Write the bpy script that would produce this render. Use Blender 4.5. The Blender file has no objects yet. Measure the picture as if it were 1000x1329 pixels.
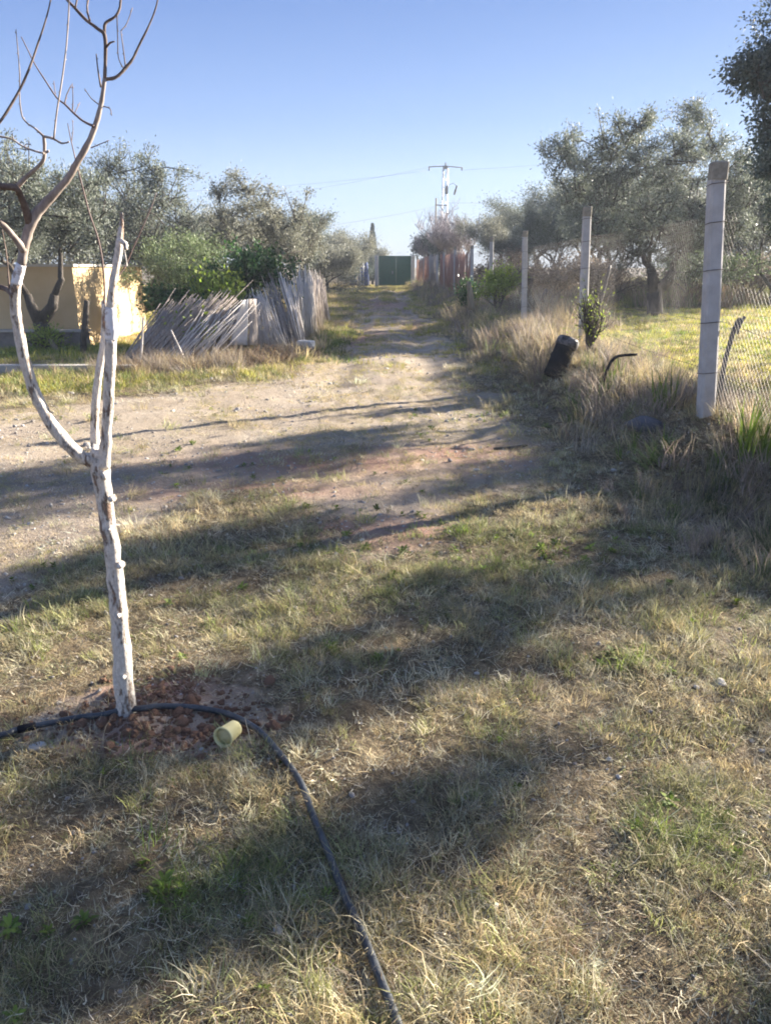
import bpy, math, random
import numpy as np
from mathutils import Vector, Matrix

# ------------------------------------------------------------------ camera, world, sun, exposure
scene = bpy.context.scene
CAM_Z = 1.6
PITCH = math.radians(17.65)
F = 1000.0
cam_d = bpy.data.cameras.new('camera')
cam_d.sensor_fit = 'VERTICAL'
cam_d.sensor_height = 32.0
cam_d.lens = 32.0 * F / 1329.0
cam_d.clip_start = 0.05
cam_d.clip_end = 3000
cam = bpy.data.objects.new('camera', cam_d)
scene.collection.objects.link(cam)
cam.location = (0, 0, CAM_Z)
cam.rotation_euler = (math.radians(90) - PITCH, 0, 0)
scene.camera = cam

SUN_EL = math.radians(18.0)
SUN_AZ = math.radians(56.0)      # clockwise from +Y (ahead, to the right)
world = bpy.data.worlds.new('World')
scene.world = world
world.use_nodes = True
wn = world.node_tree
bg = wn.nodes['Background']
sky = wn.nodes.new('ShaderNodeTexSky')
sky.sky_type = 'NISHITA'
sky.sun_disc = False
sky.sun_elevation = SUN_EL
sky.sun_rotation = SUN_AZ
sky.air_density = 1.3
sky.dust_density = 0.4
sky.ozone_density = 3.0
sky.altitude = 50
SKY_S, EXPO = 0.065, 2.25
# clear winter air: the sky texture warmed the low sky too much, so it is blended with a blue gradient by elevation
wtc = wn.nodes.new('ShaderNodeTexCoord'); wsep = wn.nodes.new('ShaderNodeSeparateXYZ'); wr = wn.nodes.new('ShaderNodeValToRGB')
wn.links.new(wtc.outputs['Generated'], wsep.inputs[0]); wn.links.new(wsep.outputs['Z'], wr.inputs[0])
wel = wr.color_ramp.elements
for _ in range(3): wel.new(0.5)
for e_, (p_, c_) in zip(wel, [(0.0, (.60, .74, .94)), (0.07, (.42, .59, .93)), (0.16, (.24, .40, .84)), (0.27, (.12, .24, .65)), (1.0, (.18, .27, .55))]):
    e_.position = p_; e_.color = (*c_, 1)
wsc = wn.nodes.new('ShaderNodeVectorMath'); wsc.operation = 'SCALE'; wsc.inputs['Scale'].default_value = 1.0/(SKY_S*2**EXPO)
wn.links.new(wr.outputs[0], wsc.inputs[0])
wmx = wn.nodes.new('ShaderNodeMix'); wmx.data_type = 'RGBA'; wmx.inputs[0].default_value = 0.86
wn.links.new(sky.outputs[0], wmx.inputs[6]); wn.links.new(wsc.outputs[0], wmx.inputs[7])
wn.links.new(wmx.outputs[2], bg.inputs[0])
bg.inputs[1].default_value = SKY_S
sun_d = bpy.data.lights.new('sun', 'SUN')
sun_d.energy = 5.0
sun_d.angle = math.radians(0.6)
sun_d.color = (1.0, 0.92, 0.80)
sun = bpy.data.objects.new('sun', sun_d)
scene.collection.objects.link(sun)
SUN_DIR = Vector((math.sin(SUN_AZ)*math.cos(SUN_EL), math.cos(SUN_AZ)*math.cos(SUN_EL), math.sin(SUN_EL)))
sun.rotation_euler = SUN_DIR.to_track_quat('Z', 'Y').to_euler()
scene.view_settings.view_transform = 'Standard'
scene.view_settings.look = 'None'
scene.view_settings.gamma = 1.0
scene.view_settings.exposure = EXPO
scene.cycles.max_bounces = 6
scene.cycles.transparent_max_bounces = 4
scene.cycles.transmission_bounces = 3
scene.cycles.diffuse_bounces = 3
scene.cycles.glossy_bounces = 2
scene.cycles.volume_bounces = 0
scene.cycles.filter_width = 1.9
scene.cycles.use_denoising = True

C = scene.collection
rs = np.random.RandomState(7)

# ------------------------------------------------------------------ helpers
def tag(o, label=None, cat=None, group=None, kind=None):
    if label: o['label'] = label
    if cat: o['category'] = cat
    if group: o['group'] = group
    if kind: o['kind'] = kind
    return o

def empty(name, loc, label, cat, group=None):
    o = bpy.data.objects.new(name, None)
    C.objects.link(o)
    o.empty_display_size = 0.2
    o.location = loc
    return tag(o, label, cat, group)

class MB:
    """collects geometry and builds ONE mesh object"""
    def __init__(self):
        self.v = []; self.f = []; self.n = 0
    def add(self, verts, faces):
        k = self.n
        self.v.extend(verts)
        self.f.extend([tuple(i + k for i in fc) for fc in faces])
        self.n += len(verts)
    def tube(self, pts, rad, sides=8, cap=True, rough=0.0):
        pts = [Vector(p) for p in pts]
        n = len(pts)
        if n < 2: return
        rad = list(rad) if hasattr(rad, '__len__') else [rad]*n
        t0 = (pts[1]-pts[0]).normalized()
        ref = Vector((0, 0, 1)) if abs(t0.z) < 0.9 else Vector((1, 0, 0))
        nrm = t0.cross(ref).normalized()
        vs = []
        for i in range(n):
            if i == 0: t = pts[1]-pts[0]
            elif i == n-1: t = pts[-1]-pts[-2]
            else: t = pts[i+1]-pts[i-1]
            t.normalize()
            nrm = (nrm - t*nrm.dot(t))
            if nrm.length < 1e-6: nrm = t.orthogonal()
            nrm.normalize()
            b = t.cross(nrm)
            for s in range(sides):
                a = 2*math.pi*s/sides
                r = rad[i]*(1 + (random.uniform(-rough, rough) if rough else 0))
                vs.append(tuple(pts[i] + nrm*(math.cos(a)*r) + b*(math.sin(a)*r)))
        fs = []
        for i in range(n-1):
            for s in range(sides):
                s2 = (s+1) % sides
                fs.append((i*sides+s, i*sides+s2, (i+1)*sides+s2, (i+1)*sides+s))
        if cap:
            fs.append(tuple(range(sides))[::-1])
            fs.append(tuple((n-1)*sides+s for s in range(sides)))
        self.add(vs, fs)
    def box(self, c, s, rz=0.0, tilt=0.0, taper=1.0, bev=0.0):
        cx, cy, cz = c; sx, sy, sz = (a/2 for a in s)
        M = Matrix.Rotation(rz, 3, 'Z') @ Matrix.Rotation(tilt, 3, 'Y')
        prof = []
        b = bev
        ring = [(-sx+b,-sy),(sx-b,-sy),(sx,-sy+b),(sx,sy-b),(sx-b,sy),(-sx+b,sy),(-sx,sy-b),(-sx,-sy+b)] if b > 0 else [(-sx,-sy),(sx,-sy),(sx,sy),(-sx,sy)]
        n = len(ring)
        vs = []
        levels = [(-sz, 1.0)] + ([(sz-b, taper), (sz, taper*(1-b/max(sx, 1e-6)))] if b > 0 else [(sz, taper)])
        for z, k in levels:
            for x, y in ring:
                p = M @ Vector((x*k, y*k, z))
                vs.append((p.x+cx, p.y+cy, p.z+cz))
        fs = [tuple(range(n))[::-1]]
        for l in range(len(levels)-1):
            for i in range(n):
                j = (i+1) % n
                fs.append((l*n+i, l*n+j, (l+1)*n+j, (l+1)*n+i))
        fs.append(tuple((len(levels)-1)*n+i for i in range(n)))
        self.add(vs, fs)
    def lathe(self, prof, M=None, sides=24):
        """prof: (r, z) pairs, revolved about Z, open ends closed"""
        vs = []
        for r, z in prof:
            for s in range(sides):
                a = 2*math.pi*s/sides
                p = Vector((math.cos(a)*r, math.sin(a)*r, z))
                if M is not None: p = M @ p
                vs.append(tuple(p))
        fs = []
        for i in range(len(prof)-1):
            for s in range(sides):
                s2 = (s+1) % sides
                fs.append((i*sides+s, i*sides+s2, (i+1)*sides+s2, (i+1)*sides+s))
        fs.append(tuple(range(sides))[::-1])
        fs.append(tuple((len(prof)-1)*sides+s for s in range(sides)))
        self.add(vs, fs)
    def build(self, name, mat, parent=None, smooth=True, loc=None):
        me = bpy.data.meshes.new(name)
        me.from_pydata(self.v, [], self.f)
        if smooth:
            me.polygons.foreach_set('use_smooth', [True]*len(me.polygons))
        me.materials.append(mat)
        me.update()
        o = bpy.data.objects.new(name, me)
        C.objects.link(o)
        if parent is not None: o.parent = parent
        if loc is not None: o.location = loc
        return o

def np_mesh(name, verts, quads=None, tris=None, mat=None, smooth=False, attrs=None):
    me = bpy.data.meshes.new(name)
    nq = 0 if quads is None else len(quads)
    nt = 0 if tris is None else len(tris)
    me.vertices.add(len(verts))
    me.vertices.foreach_set('co', np.asarray(verts, dtype=np.float32).ravel())
    loops = []
    if nq: loops.append(np.asarray(quads).ravel())
    if nt: loops.append(np.asarray(tris).ravel())
    loops = np.concatenate(loops).astype(np.int32)
    me.loops.add(len(loops))
    me.loops.foreach_set('vertex_index', loops)
    me.polygons.add(nq+nt)
    starts = np.concatenate([np.arange(nq)*4, nq*4 + np.arange(nt)*3]).astype(np.int32)
    me.polygons.foreach_set('loop_start', starts)
    if smooth: me.polygons.foreach_set('use_smooth', np.ones(nq+nt, dtype=bool))
    if mat is not None: me.materials.append(mat)
    for nm, arr in (attrs or {}).items():
        a = me.attributes.new(nm, 'FLOAT', 'POINT')
        a.data.foreach_set('value', np.asarray(arr, dtype=np.float32).ravel())
    me.update(calc_edges=True)
    return me

def np_obj(name, me, parent=None, loc=None):
    o = bpy.data.objects.new(name, me)
    C.objects.link(o)
    if parent is not None: o.parent = parent
    if loc is not None: o.location = loc
    return o

# ---- value noise
_tab = np.random.RandomState(3).rand(256, 256)
def vnoise(x, y):
    x = np.asarray(x, float); y = np.asarray(y, float)
    xi = np.floor(x).astype(int); yi = np.floor(y).astype(int)
    fx = x-xi; fy = y-yi
    fx = fx*fx*(3-2*fx); fy = fy*fy*(3-2*fy)
    a = _tab[xi % 256, yi % 256]; b = _tab[(xi+1) % 256, yi % 256]
    c = _tab[xi % 256, (yi+1) % 256]; d = _tab[(xi+1) % 256, (yi+1) % 256]
    return (a*(1-fx)+b*fx)*(1-fy) + (c*(1-fx)+d*fx)*fy
def fbm(x, y, o=4):
    s = 0; a = 0.5
    for i in range(o):
        s = s + a*vnoise(x*2**i + 17.3*i, y*2**i + 5.1*i); a *= 0.5
    return s/(1-0.5**o)
def ss(a, b, x):
    t = np.clip((np.asarray(x, float)-a)/(b-a), 0, 1)
    return t*t*(3-2*t)

TREE = (-0.95, 2.46)
def H(x, y):
    x = np.asarray(x, float); y = np.asarray(y, float)
    h = 0.2*ss(25, 60, y)
    edge = 1.75 + 0.35*(fbm(y*0.25+3, x*0+9.0)-0.5)*2 + 0.5*ss(7, 4, y)
    fade = ss(2.0, 5.0, y)
    bank = 0.43*ss(edge, edge+1.0, x)*fade
    bank = bank*(1-0.3*ss(3.2, 4.6, x))
    h = h + bank
    h = h + 0.10*(fbm(x*0.5, y*0.5)-0.5)*ss(1.2, 2.2, np.abs(x)+0*y)*1.0
    h = h + 0.05*(fbm(x*1.7+9, y*1.7)-0.5)
    h = h + 0.022*(vnoise(x*9+5, y*9)-0.5) + 0.012*(vnoise(x*23+5, y*23)-0.5)
    # wheel ruts of the track
    tr = ss(9, 13, y)
    h = h - tr*0.07*(np.exp(-((x-0.75)/0.3)**2) + np.exp(-((x+0.75)/0.3)**2))
    # loose earth heaped round the young tree
    d2 = (x-TREE[0]-0.06)**2 + (y-TREE[1]+0.0)**2
    h = h + 0.045*np.exp(-d2/0.035)*(0.6+0.8*vnoise(x*30, y*30)) + 0.03*np.exp(-(((x+0.72)**2)/0.05+((y-2.8)**2)/0.03))
    return h
def h1(x, y): return float(H(x, y))

def ray(px, py):
    u = (px-500)/F; v = (664.5-py)/F
    return Vector((u, math.cos(PITCH)+v*math.sin(PITCH), -math.sin(PITCH)+v*math.cos(PITCH)))
def atY(px, py, Y):
    d = ray(px, py); t = Y/d.y
    return Vector((d.x*t, Y, CAM_Z+d.z*t))
def G(px, py):
    d = ray(px, py); z = 0.0
    for i in range(25):
        t = (z-CAM_Z)/d.z
        z = 0.5*z+0.5*h1(d.x*t, d.y*t)
    t = (z-CAM_Z)/d.z
    return Vector((d.x*t, d.y*t, h1(d.x*t, d.y*t)))
def mpp(Y, z=1.0):   # metres per photo pixel at depth Y
    return (Y*math.cos(PITCH)+(CAM_Z-z)*math.sin(PITCH))/F

# ------------------------------------------------------------------ materials
def new_mat(name):
    m = bpy.data.materials.new(name); m.use_nodes = True
    nt = m.node_tree; b = nt.nodes['Principled BSDF']
    return m, nt, b
def noise_node(nt, scale, detail=4, rough=0.6, coord='Object', stretch=None):
    tc = nt.nodes.new('ShaderNodeTexCoord')
    n = nt.nodes.new('ShaderNodeTexNoise')
    n.inputs['Scale'].default_value = scale
    n.inputs['Detail'].default_value = detail
    n.inputs['Roughness'].default_value = rough
    if stretch:
        mp = nt.nodes.new('ShaderNodeMapping'); mp.inputs['Scale'].default_value = stretch
        nt.links.new(tc.outputs[coord], mp.inputs[0]); nt.links.new(mp.outputs[0], n.inputs['Vector'])
    else:
        nt.links.new(tc.outputs[coord], n.inputs['Vector'])
    return n
def ramp(nt, src, stops):
    r = nt.nodes.new('ShaderNodeValToRGB')
    el = r.color_ramp.elements
    while len(el) < len(stops): el.new(0.5)
    for e, (p, c) in zip(el, stops):
        e.position = p; e.color = (*c, 1) if len(c) == 3 else c
    nt.links.new(src, r.inputs[0])
    return r
def bump(nt, b, src, strength=0.4, dist=0.01):
    bp = nt.nodes.new('ShaderNodeBump')
    bp.inputs['Strength'].default_value = strength
    bp.inputs['Distance'].default_value = dist
    nt.links.new(src, bp.inputs['Height'])
    nt.links.new(bp.outputs[0], b.inputs['Normal'])
def simple(name, stops, scale=6, rough=0.85, bstr=0.4, bdist=0.01, stretch=None, detail=5, metal=0.0, spec=0.3):
    m, nt, b = new_mat(name)
    n = noise_node(nt, scale, detail, 0.65, stretch=stretch)
    r = ramp(nt, n.outputs['Fac'], stops)
    nt.links.new(r.outputs[0], b.inputs['Base Color'])
    b.inputs['Roughness'].default_value = rough
    b.inputs['Metallic'].default_value = metal
    b.inputs['Specular IOR Level'].default_value = spec
    bump(nt, b, n.outputs['Fac'], bstr, bdist)
    return m
def mixc(nt, fac, a, b):
    m = nt.nodes.new('ShaderNodeMix'); m.data_type = 'RGBA'
    if isinstance(fac, float): m.inputs[0].default_value = fac
    else: nt.links.new(fac, m.inputs[0])
    for s, v in ((6, a), (7, b)):
        if isinstance(v, tuple): m.inputs[s].default_value = (*v, 1)
        else: nt.links.new(v, m.inputs[s])
    return m.outputs[2]
def attr(nt, name, typ='GEOMETRY'):
    a = nt.nodes.new('ShaderNodeAttribute'); a.attribute_name = name; a.attribute_type = typ
    return a
def math_n(nt, op, a, b):
    m = nt.nodes.new('ShaderNodeMath'); m.operation = op; m.use_clamp = False
    for i, v in enumerate((a, b)):
        if isinstance(v, (int, float)): m.inputs[i].default_value = v
        else: nt.links.new(v, m.inputs[i])
    return m.outputs[0]

def ground_mat():
    m, nt, b = new_mat('ground_soil')
    n1 = noise_node(nt, 1.3, 6, 0.65); n2 = noise_node(nt, 14, 6, 0.7); n3 = noise_node(nt, 90, 3, 0.7)
    dirt = ramp(nt, n1.outputs['Fac'], [(0.3, (0.33, 0.26, 0.185)), (0.5, (0.42, 0.34, 0.25)), (0.72, (0.50, 0.42, 0.325))])
    grav = ramp(nt, n3.outputs['Fac'], [(0.35, (0.19, 0.145, 0.105)), (0.55, (0.40, 0.32, 0.245)), (0.7, (0.58, 0.49, 0.40))])
    dirtc = mixc(nt, attr(nt, 'gravel').outputs['Fac'], dirt.outputs[0], grav.outputs[0])
    redc = mixc(nt, attr(nt, 'red').outputs['Fac'], dirtc, (0.35, 0.20, 0.145))
    litter = ramp(nt, n2.outputs['Fac'], [(0.3, (0.06, 0.044, 0.028)), (0.5, (0.16, 0.12, 0.072)), (0.68, (0.31, 0.245, 0.15))])
    f = attr(nt, 'dirt')
    nn = math_n(nt, 'ADD', f.outputs['Fac'], math_n(nt, 'MULTIPLY', math_n(nt, 'SUBTRACT', n2.outputs['Fac'], 0.5), 1.7))
    r = ramp(nt, nn, [(0.3, (0, 0, 0)), (0.75, (1, 1, 1))])
    col = mixc(nt, r.outputs[0], litter.outputs[0], redc)
    fg = attr(nt, 'field')
    fieldc = ramp(nt, n2.outputs['Fac'], [(0.3, (0.20, 0.15, 0.075)), (0.55, (0.27, 0.25, 0.08)), (0.7, (0.36, 0.28, 0.15))])
    col = mixc(nt, fg.outputs['Fac'], col, fieldc.outputs[0])
    nt.links.new(col, b.inputs['Base Color'])
    b.inputs['Roughness'].default_value = 0.95
    b.inputs['Specular IOR Level'].default_value = 0.15
    hgt = math_n(nt, 'ADD', math_n(nt, 'MULTIPLY', n2.outputs['Fac'], 1.0), math_n(nt, 'MULTIPLY', n3.outputs['Fac'], 0.45))
    bump(nt, b, hgt, 0.9, 0.035)
    return m

def leafy(name, front, back, var=0.35, trans=0.35, instancer=False, rough=0.6):
    """leaf material: per-leaf colour variation, light passing through"""
    m = bpy.data.materials.new(name); m.use_nodes = True
    nt = m.node_tree
    b = nt.nodes['Principled BSDF']; out = nt.nodes['Material Output']
    geo = nt.nodes.new('ShaderNodeNewGeometry')
    col = mixc(nt, geo.outputs['Backfacing'], front, back)
    rv = attr(nt, 'rv')
    hsv = nt.nodes.new('ShaderNodeHueSaturation')
    nt.links.new(col, hsv.inputs['Color'])
    val = math_n(nt, 'ADD', math_n(nt, 'MULTIPLY', rv.outputs['Fac'], 2*var), 1-var)
    nt.links.new(val, hsv.inputs['Value'])
    hue = math_n(nt, 'ADD', math_n(nt, 'MULTIPLY', rv.outputs['Fac'], 0.03), 0.485)
    nt.links.new(hue, hsv.inputs['Hue'])
    nt.links.new(hsv.outputs[0], b.inputs['Base Color'])
    b.inputs['Roughness'].default_value = rough
    b.inputs['Specular IOR Level'].default_value = 0.35
    tr = nt.nodes.new('ShaderNodeBsdfTranslucent')
    nt.links.new(hsv.outputs[0], tr.inputs[0])
    mx = nt.nodes.new('ShaderNodeMixShader'); mx.inputs[0].default_value = trans
    nt.links.new(b.outputs[0], mx.inputs[1]); nt.links.new(tr.outputs[0], mx.inputs[2])
    nt.links.new(mx.outputs[0], out.inputs[0])
    return m

def grass_mat():
    m = bpy.data.materials.new('grass_blades'); m.use_nodes = True
    nt = m.node_tree
    b = nt.nodes['Principled BSDF']; out = nt.nodes['Material Output']
    ca = attr(nt, 'scol', 'INSTANCER')
    rv = attr(nt, 'rv')
    hsv = nt.nodes.new('ShaderNodeHueSaturation')
    nt.links.new(ca.outputs['Color'], hsv.inputs['Color'])
    nt.links.new(math_n(nt, 'ADD', math_n(nt, 'MULTIPLY', rv.outputs['Fac'], 0.9), 0.55), hsv.inputs['Value'])
    nt.links.new(math_n(nt, 'ADD', math_n(nt, 'MULTIPLY', rv.outputs['Fac'], -0.03), 0.515), hsv.inputs['Hue'])
    nt.links.new(hsv.outputs[0], b.inputs['Base Color'])
    b.inputs['Roughness'].default_value = 0.7
    b.inputs['Specular IOR Level'].default_value = 0.25
    tr = nt.nodes.new('ShaderNodeBsdfTranslucent')
    nt.links.new(hsv.outputs[0], tr.inputs[0])
    mx = nt.nodes.new('ShaderNodeMixShader'); mx.inputs[0].default_value = 0.3
    nt.links.new(b.outputs[0], mx.inputs[1]); nt.links.new(tr.outputs[0], mx.inputs[2])
    nt.links.new(mx.outputs[0], out.inputs[0])
    return m

def limewash_mat():
    m, nt, b = new_mat('limewashed_bark')
    n1 = noise_node(nt, 26, 8, 0.78, stretch=(1, 1, 0.28)); n2 = noise_node(nt, 130, 4, 0.7, stretch=(1, 1, 0.5))
    white = ramp(nt, n2.outputs['Fac'], [(0.3, (0.52, 0.44, 0.36)), (0.6, (0.80, 0.73, 0.64))])
    bark = ramp(nt, n2.outputs['Fac'], [(0.3, (0.20, 0.115, 0.075)), (0.65, (0.42, 0.29, 0.21))])
    mask = ramp(nt, n1.outputs['Fac'], [(0.545, (0, 0, 0)), (0.59, (1, 1, 1))])
    col = mixc(nt, mask.outputs[0], white.outputs[0], bark.outputs[0])
    nt.links.new(col, b.inputs['Base Color'])
    b.inputs['Roughness'].default_value = 0.9
    hgt = math_n(nt, 'SUBTRACT', math_n(nt, 'MULTIPLY', n2.outputs['Fac'], 0.6), math_n(nt, 'MULTIPLY', mask.outputs[0], 0.5))
    bump(nt, b, hgt, 1.0, 0.010)
    return m

M = {}
M['ground'] = ground_mat()
M['grass'] = grass_mat()
M['lime'] = limewash_mat()
M['fresh_lime'] = simple('fresh_limewash', [(0.36, (0.38, 0.32, 0.28)), (0.46, (0.80, 0.78, 0.77))], 38, 0.85, 0.3, 0.003)
M['smooth_bark'] = simple('pale_limb_bark', [(0.3, (0.17, 0.13, 0.105)), (0.5, (0.32, 0.26, 0.22)), (0.75, (0.46, 0.40, 0.35))], 40, 0.8, 0.4, 0.004, (1, 1, 0.5))
M['branch_bark'] = simple('branch_bark', [(0.3, (0.07, 0.05, 0.04)), (0.5, (0.14, 0.10, 0.08)), (0.75, (0.27, 0.21, 0.17))], 30, 0.8, 0.4, 0.004)
M['twig'] = simple('twig_bark', [(0.3, (0.12, 0.08, 0.07)), (0.7, (0.25, 0.18, 0.155))], 30, 0.7, 0.2, 0.002)
M['olive_bark'] = simple('olive_bark', [(0.3, (0.035, 0.028, 0.022)), (0.6, (0.10, 0.085, 0.07)), (0.8, (0.2, 0.17, 0.14))], 9, 0.95, 0.8, 0.04, (1, 1, 0.4))
M['olive_leaf'] = leafy('olive_leaf', (0.14, 0.16, 0.105), (0.26, 0.28, 0.235), 0.4, 0.3)
M['olive_leaf_tan'] = leafy('olive_leaf_dry', (0.195, 0.195, 0.135), (0.30, 0.295, 0.23), 0.4, 0.3)
M['dark_leaf'] = leafy('dark_leaf', (0.065, 0.09, 0.075), (0.13, 0.16, 0.135), 0.4, 0.2)
M['citrus_leaf'] = leafy('citrus_leaf', (0.035, 0.09, 0.025), (0.09, 0.17, 0.05), 0.45, 0.3, rough=0.4)
M['lime_leaf'] = leafy('lime_green_leaf', (0.25, 0.33, 0.04), (0.33, 0.40, 0.08), 0.4, 0.45)
M['bush_leaf'] = leafy('grey_green_leaf', (0.15, 0.20, 0.075), (0.26, 0.31, 0.16), 0.4, 0.3)
M['scrub'] = leafy('dry_scrub', (0.21, 0.165, 0.12), (0.29, 0.235, 0.18), 0.5, 0.2)
M['bare_twig'] = simple('grey_twigs', [(0.3, (0.26, 0.22, 0.23)), (0.7, (0.42, 0.37, 0.38))], 5, 0.9, 0.1, 0.01)
M['concrete'] = simple('weathered_concrete', [(0.25, (0.38, 0.355, 0.335)), (0.5, (0.50, 0.475, 0.455)), (0.75, (0.60, 0.58, 0.56))], 7, 0.9, 0.5, 0.008, detail=8)
M['lichen'] = simple('lichened_concrete', [(0.3, (0.22, 0.19, 0.14)), (0.6, (0.36, 0.32, 0.25))], 20, 0.95, 0.6, 0.01)
M['wire'] = simple('rusty_wire', [(0.3, (0.07, 0.05, 0.04)), (0.7, (0.15, 0.12, 0.10))], 20, 0.6, 0.1, 0.001, metal=0.4)
M['plaster'] = simple('ochre_plaster', [(0.25, (0.53, 0.37, 0.19)), (0.5, (0.62, 0.45, 0.245)), (0.8, (0.67, 0.51, 0.30))], 1.6, 0.9, 0.3, 0.01, detail=8)
M['coping'] = simple('stone_coping', [(0.3, (0.40, 0.36, 0.31)), (0.7, (0.58, 0.53, 0.46))], 5, 0.9, 0.4, 0.01)
M['render_grey'] = simple('grey_render', [(0.3, (0.17, 0.14, 0.115)), (0.7, (0.32, 0.275, 0.23))], 4, 0.95, 0.5, 0.015)
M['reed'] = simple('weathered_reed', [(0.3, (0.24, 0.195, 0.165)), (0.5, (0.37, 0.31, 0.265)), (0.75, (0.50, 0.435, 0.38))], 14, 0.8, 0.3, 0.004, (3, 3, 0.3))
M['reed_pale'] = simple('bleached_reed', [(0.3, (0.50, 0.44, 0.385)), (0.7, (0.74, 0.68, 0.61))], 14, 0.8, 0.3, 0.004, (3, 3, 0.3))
M['sheet'] = simple('grimy_white_sheet', [(0.3, (0.50, 0.47, 0.43)), (0.7, (0.72, 0.69, 0.65))], 6, 0.7, 0.4, 0.02)
M['gate'] = simple('green_paint', [(0.3, (0.010, 0.085, 0.05)), (0.7, (0.018, 0.12, 0.07))], 3, 0.55, 0.2, 0.005)
M['steel'] = simple('galvanised_steel', [(0.3, (0.33, 0.34, 0.36)), (0.7, (0.5, 0.51, 0.53))], 8, 0.5, 0.1, 0.002, metal=0.5)
M['dark_steel'] = simple('dark_fittings', [(0.3, (0.05, 0.05, 0.055)), (0.7, (0.1, 0.1, 0.11))], 8, 0.6, 0.1, 0.002)
M['blue'] = simple('blue_tarpaulin', [(0.3, (0.025, 0.05, 0.17)), (0.7, (0.05, 0.10, 0.30))], 3, 0.5, 0.7, 0.05)
M['rustpanel'] = simple('rusty_reed_panel', [(0.3, (0.27, 0.14, 0.105)), (0.7, (0.46, 0.27, 0.205))], 6, 0.9, 0.5, 0.02, (4, 4, 0.3))
M['black'] = simple('black_plastic', [(0.3, (0.010, 0.010, 0.012)), (0.7, (0.02, 0.02, 0.024))], 12, 0.8, 0.15, 0.002, spec=0.08)
def dusty_hose():
    m, nt, b = new_mat('dusty_black_hose')
    n = noise_node(nt, 35, 5, 0.7)
    r = ramp(nt, n.outputs['Fac'], [(0.35, (0.022, 0.025, 0.03)), (0.6, (0.06, 0.065, 0.07)), (0.75, (0.19, 0.17, 0.14))])
    nt.links.new(r.outputs[0], b.inputs['Base Color']); b.inputs['Roughness'].default_value = 0.42
    return m
M['hose'] = dusty_hose()
M['yellow'] = simple('yellow_plastic', [(0.3, (0.72, 0.63, 0.28)), (0.7, (0.82, 0.75, 0.42))], 9, 0.45, 0.1, 0.002)
M['cream'] = simple('cream_lid', [(0.3, (0.50, 0.42, 0.20)), (0.7, (0.70, 0.60, 0.33))], 14, 0.6, 0.2, 0.002)
M['stone'] = simple('pale_stone', [(0.3, (0.42, 0.38, 0.33)), (0.7, (0.68, 0.64, 0.58))], 12, 0.9, 0.5, 0.01)
M['grey_stone'] = simple('grey_stone', [(0.3, (0.24, 0.215, 0.19)), (0.7, (0.46, 0.43, 0.39))], 15, 0.9, 0.5, 0.01)
M['clod'] = simple('red_earth_clod', [(0.3, (0.15, 0.075, 0.045)), (0.7, (0.31, 0.18, 0.115))], 20, 0.95, 0.8, 0.01)
M['wood'] = simple('old_wood', [(0.3, (0.17, 0.13, 0.085)), (0.7, (0.36, 0.30, 0.2))], 9, 0.9, 0.5, 0.01, (4, 4, 0.4))

# ------------------------------------------------------------------ ground
# the bare track: outline in world metres, taken from the photograph
_trk_px = [(497, 377), (531, 377), (537, 388), (548, 405), (566, 428), (592, 455), (612, 480), (625, 505), (650, 530), (690, 570), (740, 600),
           (700, 640), (600, 640), (560, 690), (500, 712), (440, 700), (400, 655), (300, 650), (180, 690), (90, 730), (0, 775), (-300, 900),
           (-500, 640), (-200, 560), (0, 535), (130, 520), (260, 508), (350, 492), (410, 470), (440, 448), (453, 425), (450, 402), (470, 388)]
TRK = np.array([[G(a, b).x, G(a, b).y] for a, b in _trk_px])
def poly_sd(x, y, P):
    """signed distance, positive inside"""
    x = np.asarray(x, float); y = np.asarray(y, float)
    d = np.full(x.shape, 1e9); ins = np.zeros(x.shape, bool)
    n = len(P)
    for i in range(n):
        x1, y1 = P[i]; x2, y2 = P[(i+1) % n]
        dx, dy = x2-x1, y2-y1
        t = np.clip(((x-x1)*dx+(y-y1)*dy)/(dx*dx+dy*dy+1e-12), 0, 1)
        d = np.minimum(d, np.hypot(x-x1-t*dx, y-y1-t*dy))
        c = ((y1 > y) != (y2 > y)) & (x < (x2-x1)*(y-y1)/(y2-y1+1e-12)+x1)
        ins ^= c
    return np.where(ins, d, -d)
def dirt_mask(x, y):
    sd = poly_sd(x, y, TRK)
    w = 0.25+0.012*y
    m = np.clip(0.5+sd/(2*w) + 1.5*(fbm(x*1.1+3, y*1.1)-0.5) + 0.35*(vnoise(x*7, y*7)-0.5), 0, 1)
    strip = np.exp(-((x-0.1-0.2*(vnoise(y*0.3, 0*y)-.5))/0.33)**2)*ss(15, 21, y)*ss(0.30, 0.55, fbm(x*0.8, y*0.18+4))
    m = m*(1-0.9*strip)
    # bare patches in the near grass
    near = ss(0.70, 0.80, fbm(x*2.3+40, y*2.3+11))*0.4
    m = np.maximum(m, near*ss(5, 3, y))
    d2 = ((x-TREE[0]-0.1)/0.5)**2 + ((y-TREE[1]-0.02)/0.27)**2
    m = np.maximum(m, ss(1.3, 0.5, d2+0.5*(vnoise(x*12, y*12)-.5)))
    return np.clip(m, 0, 1)
RED_SPOTS = [(490, 690, .8, .35), (430, 600, 1.3, .5), (470, 440, .7, 2.2), (540, 425, .35, 3.0), (205, 890, .25, .16), (180, 965, .3, .12), (600, 590, 1.0, .4), (330, 635, 1.0, 0.3), (500, 395, 1.2, 6.0)]
RED = [(G(a, b).x, G(a, b).y, sx, sy) for a, b, sx, sy in RED_SPOTS]
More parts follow.
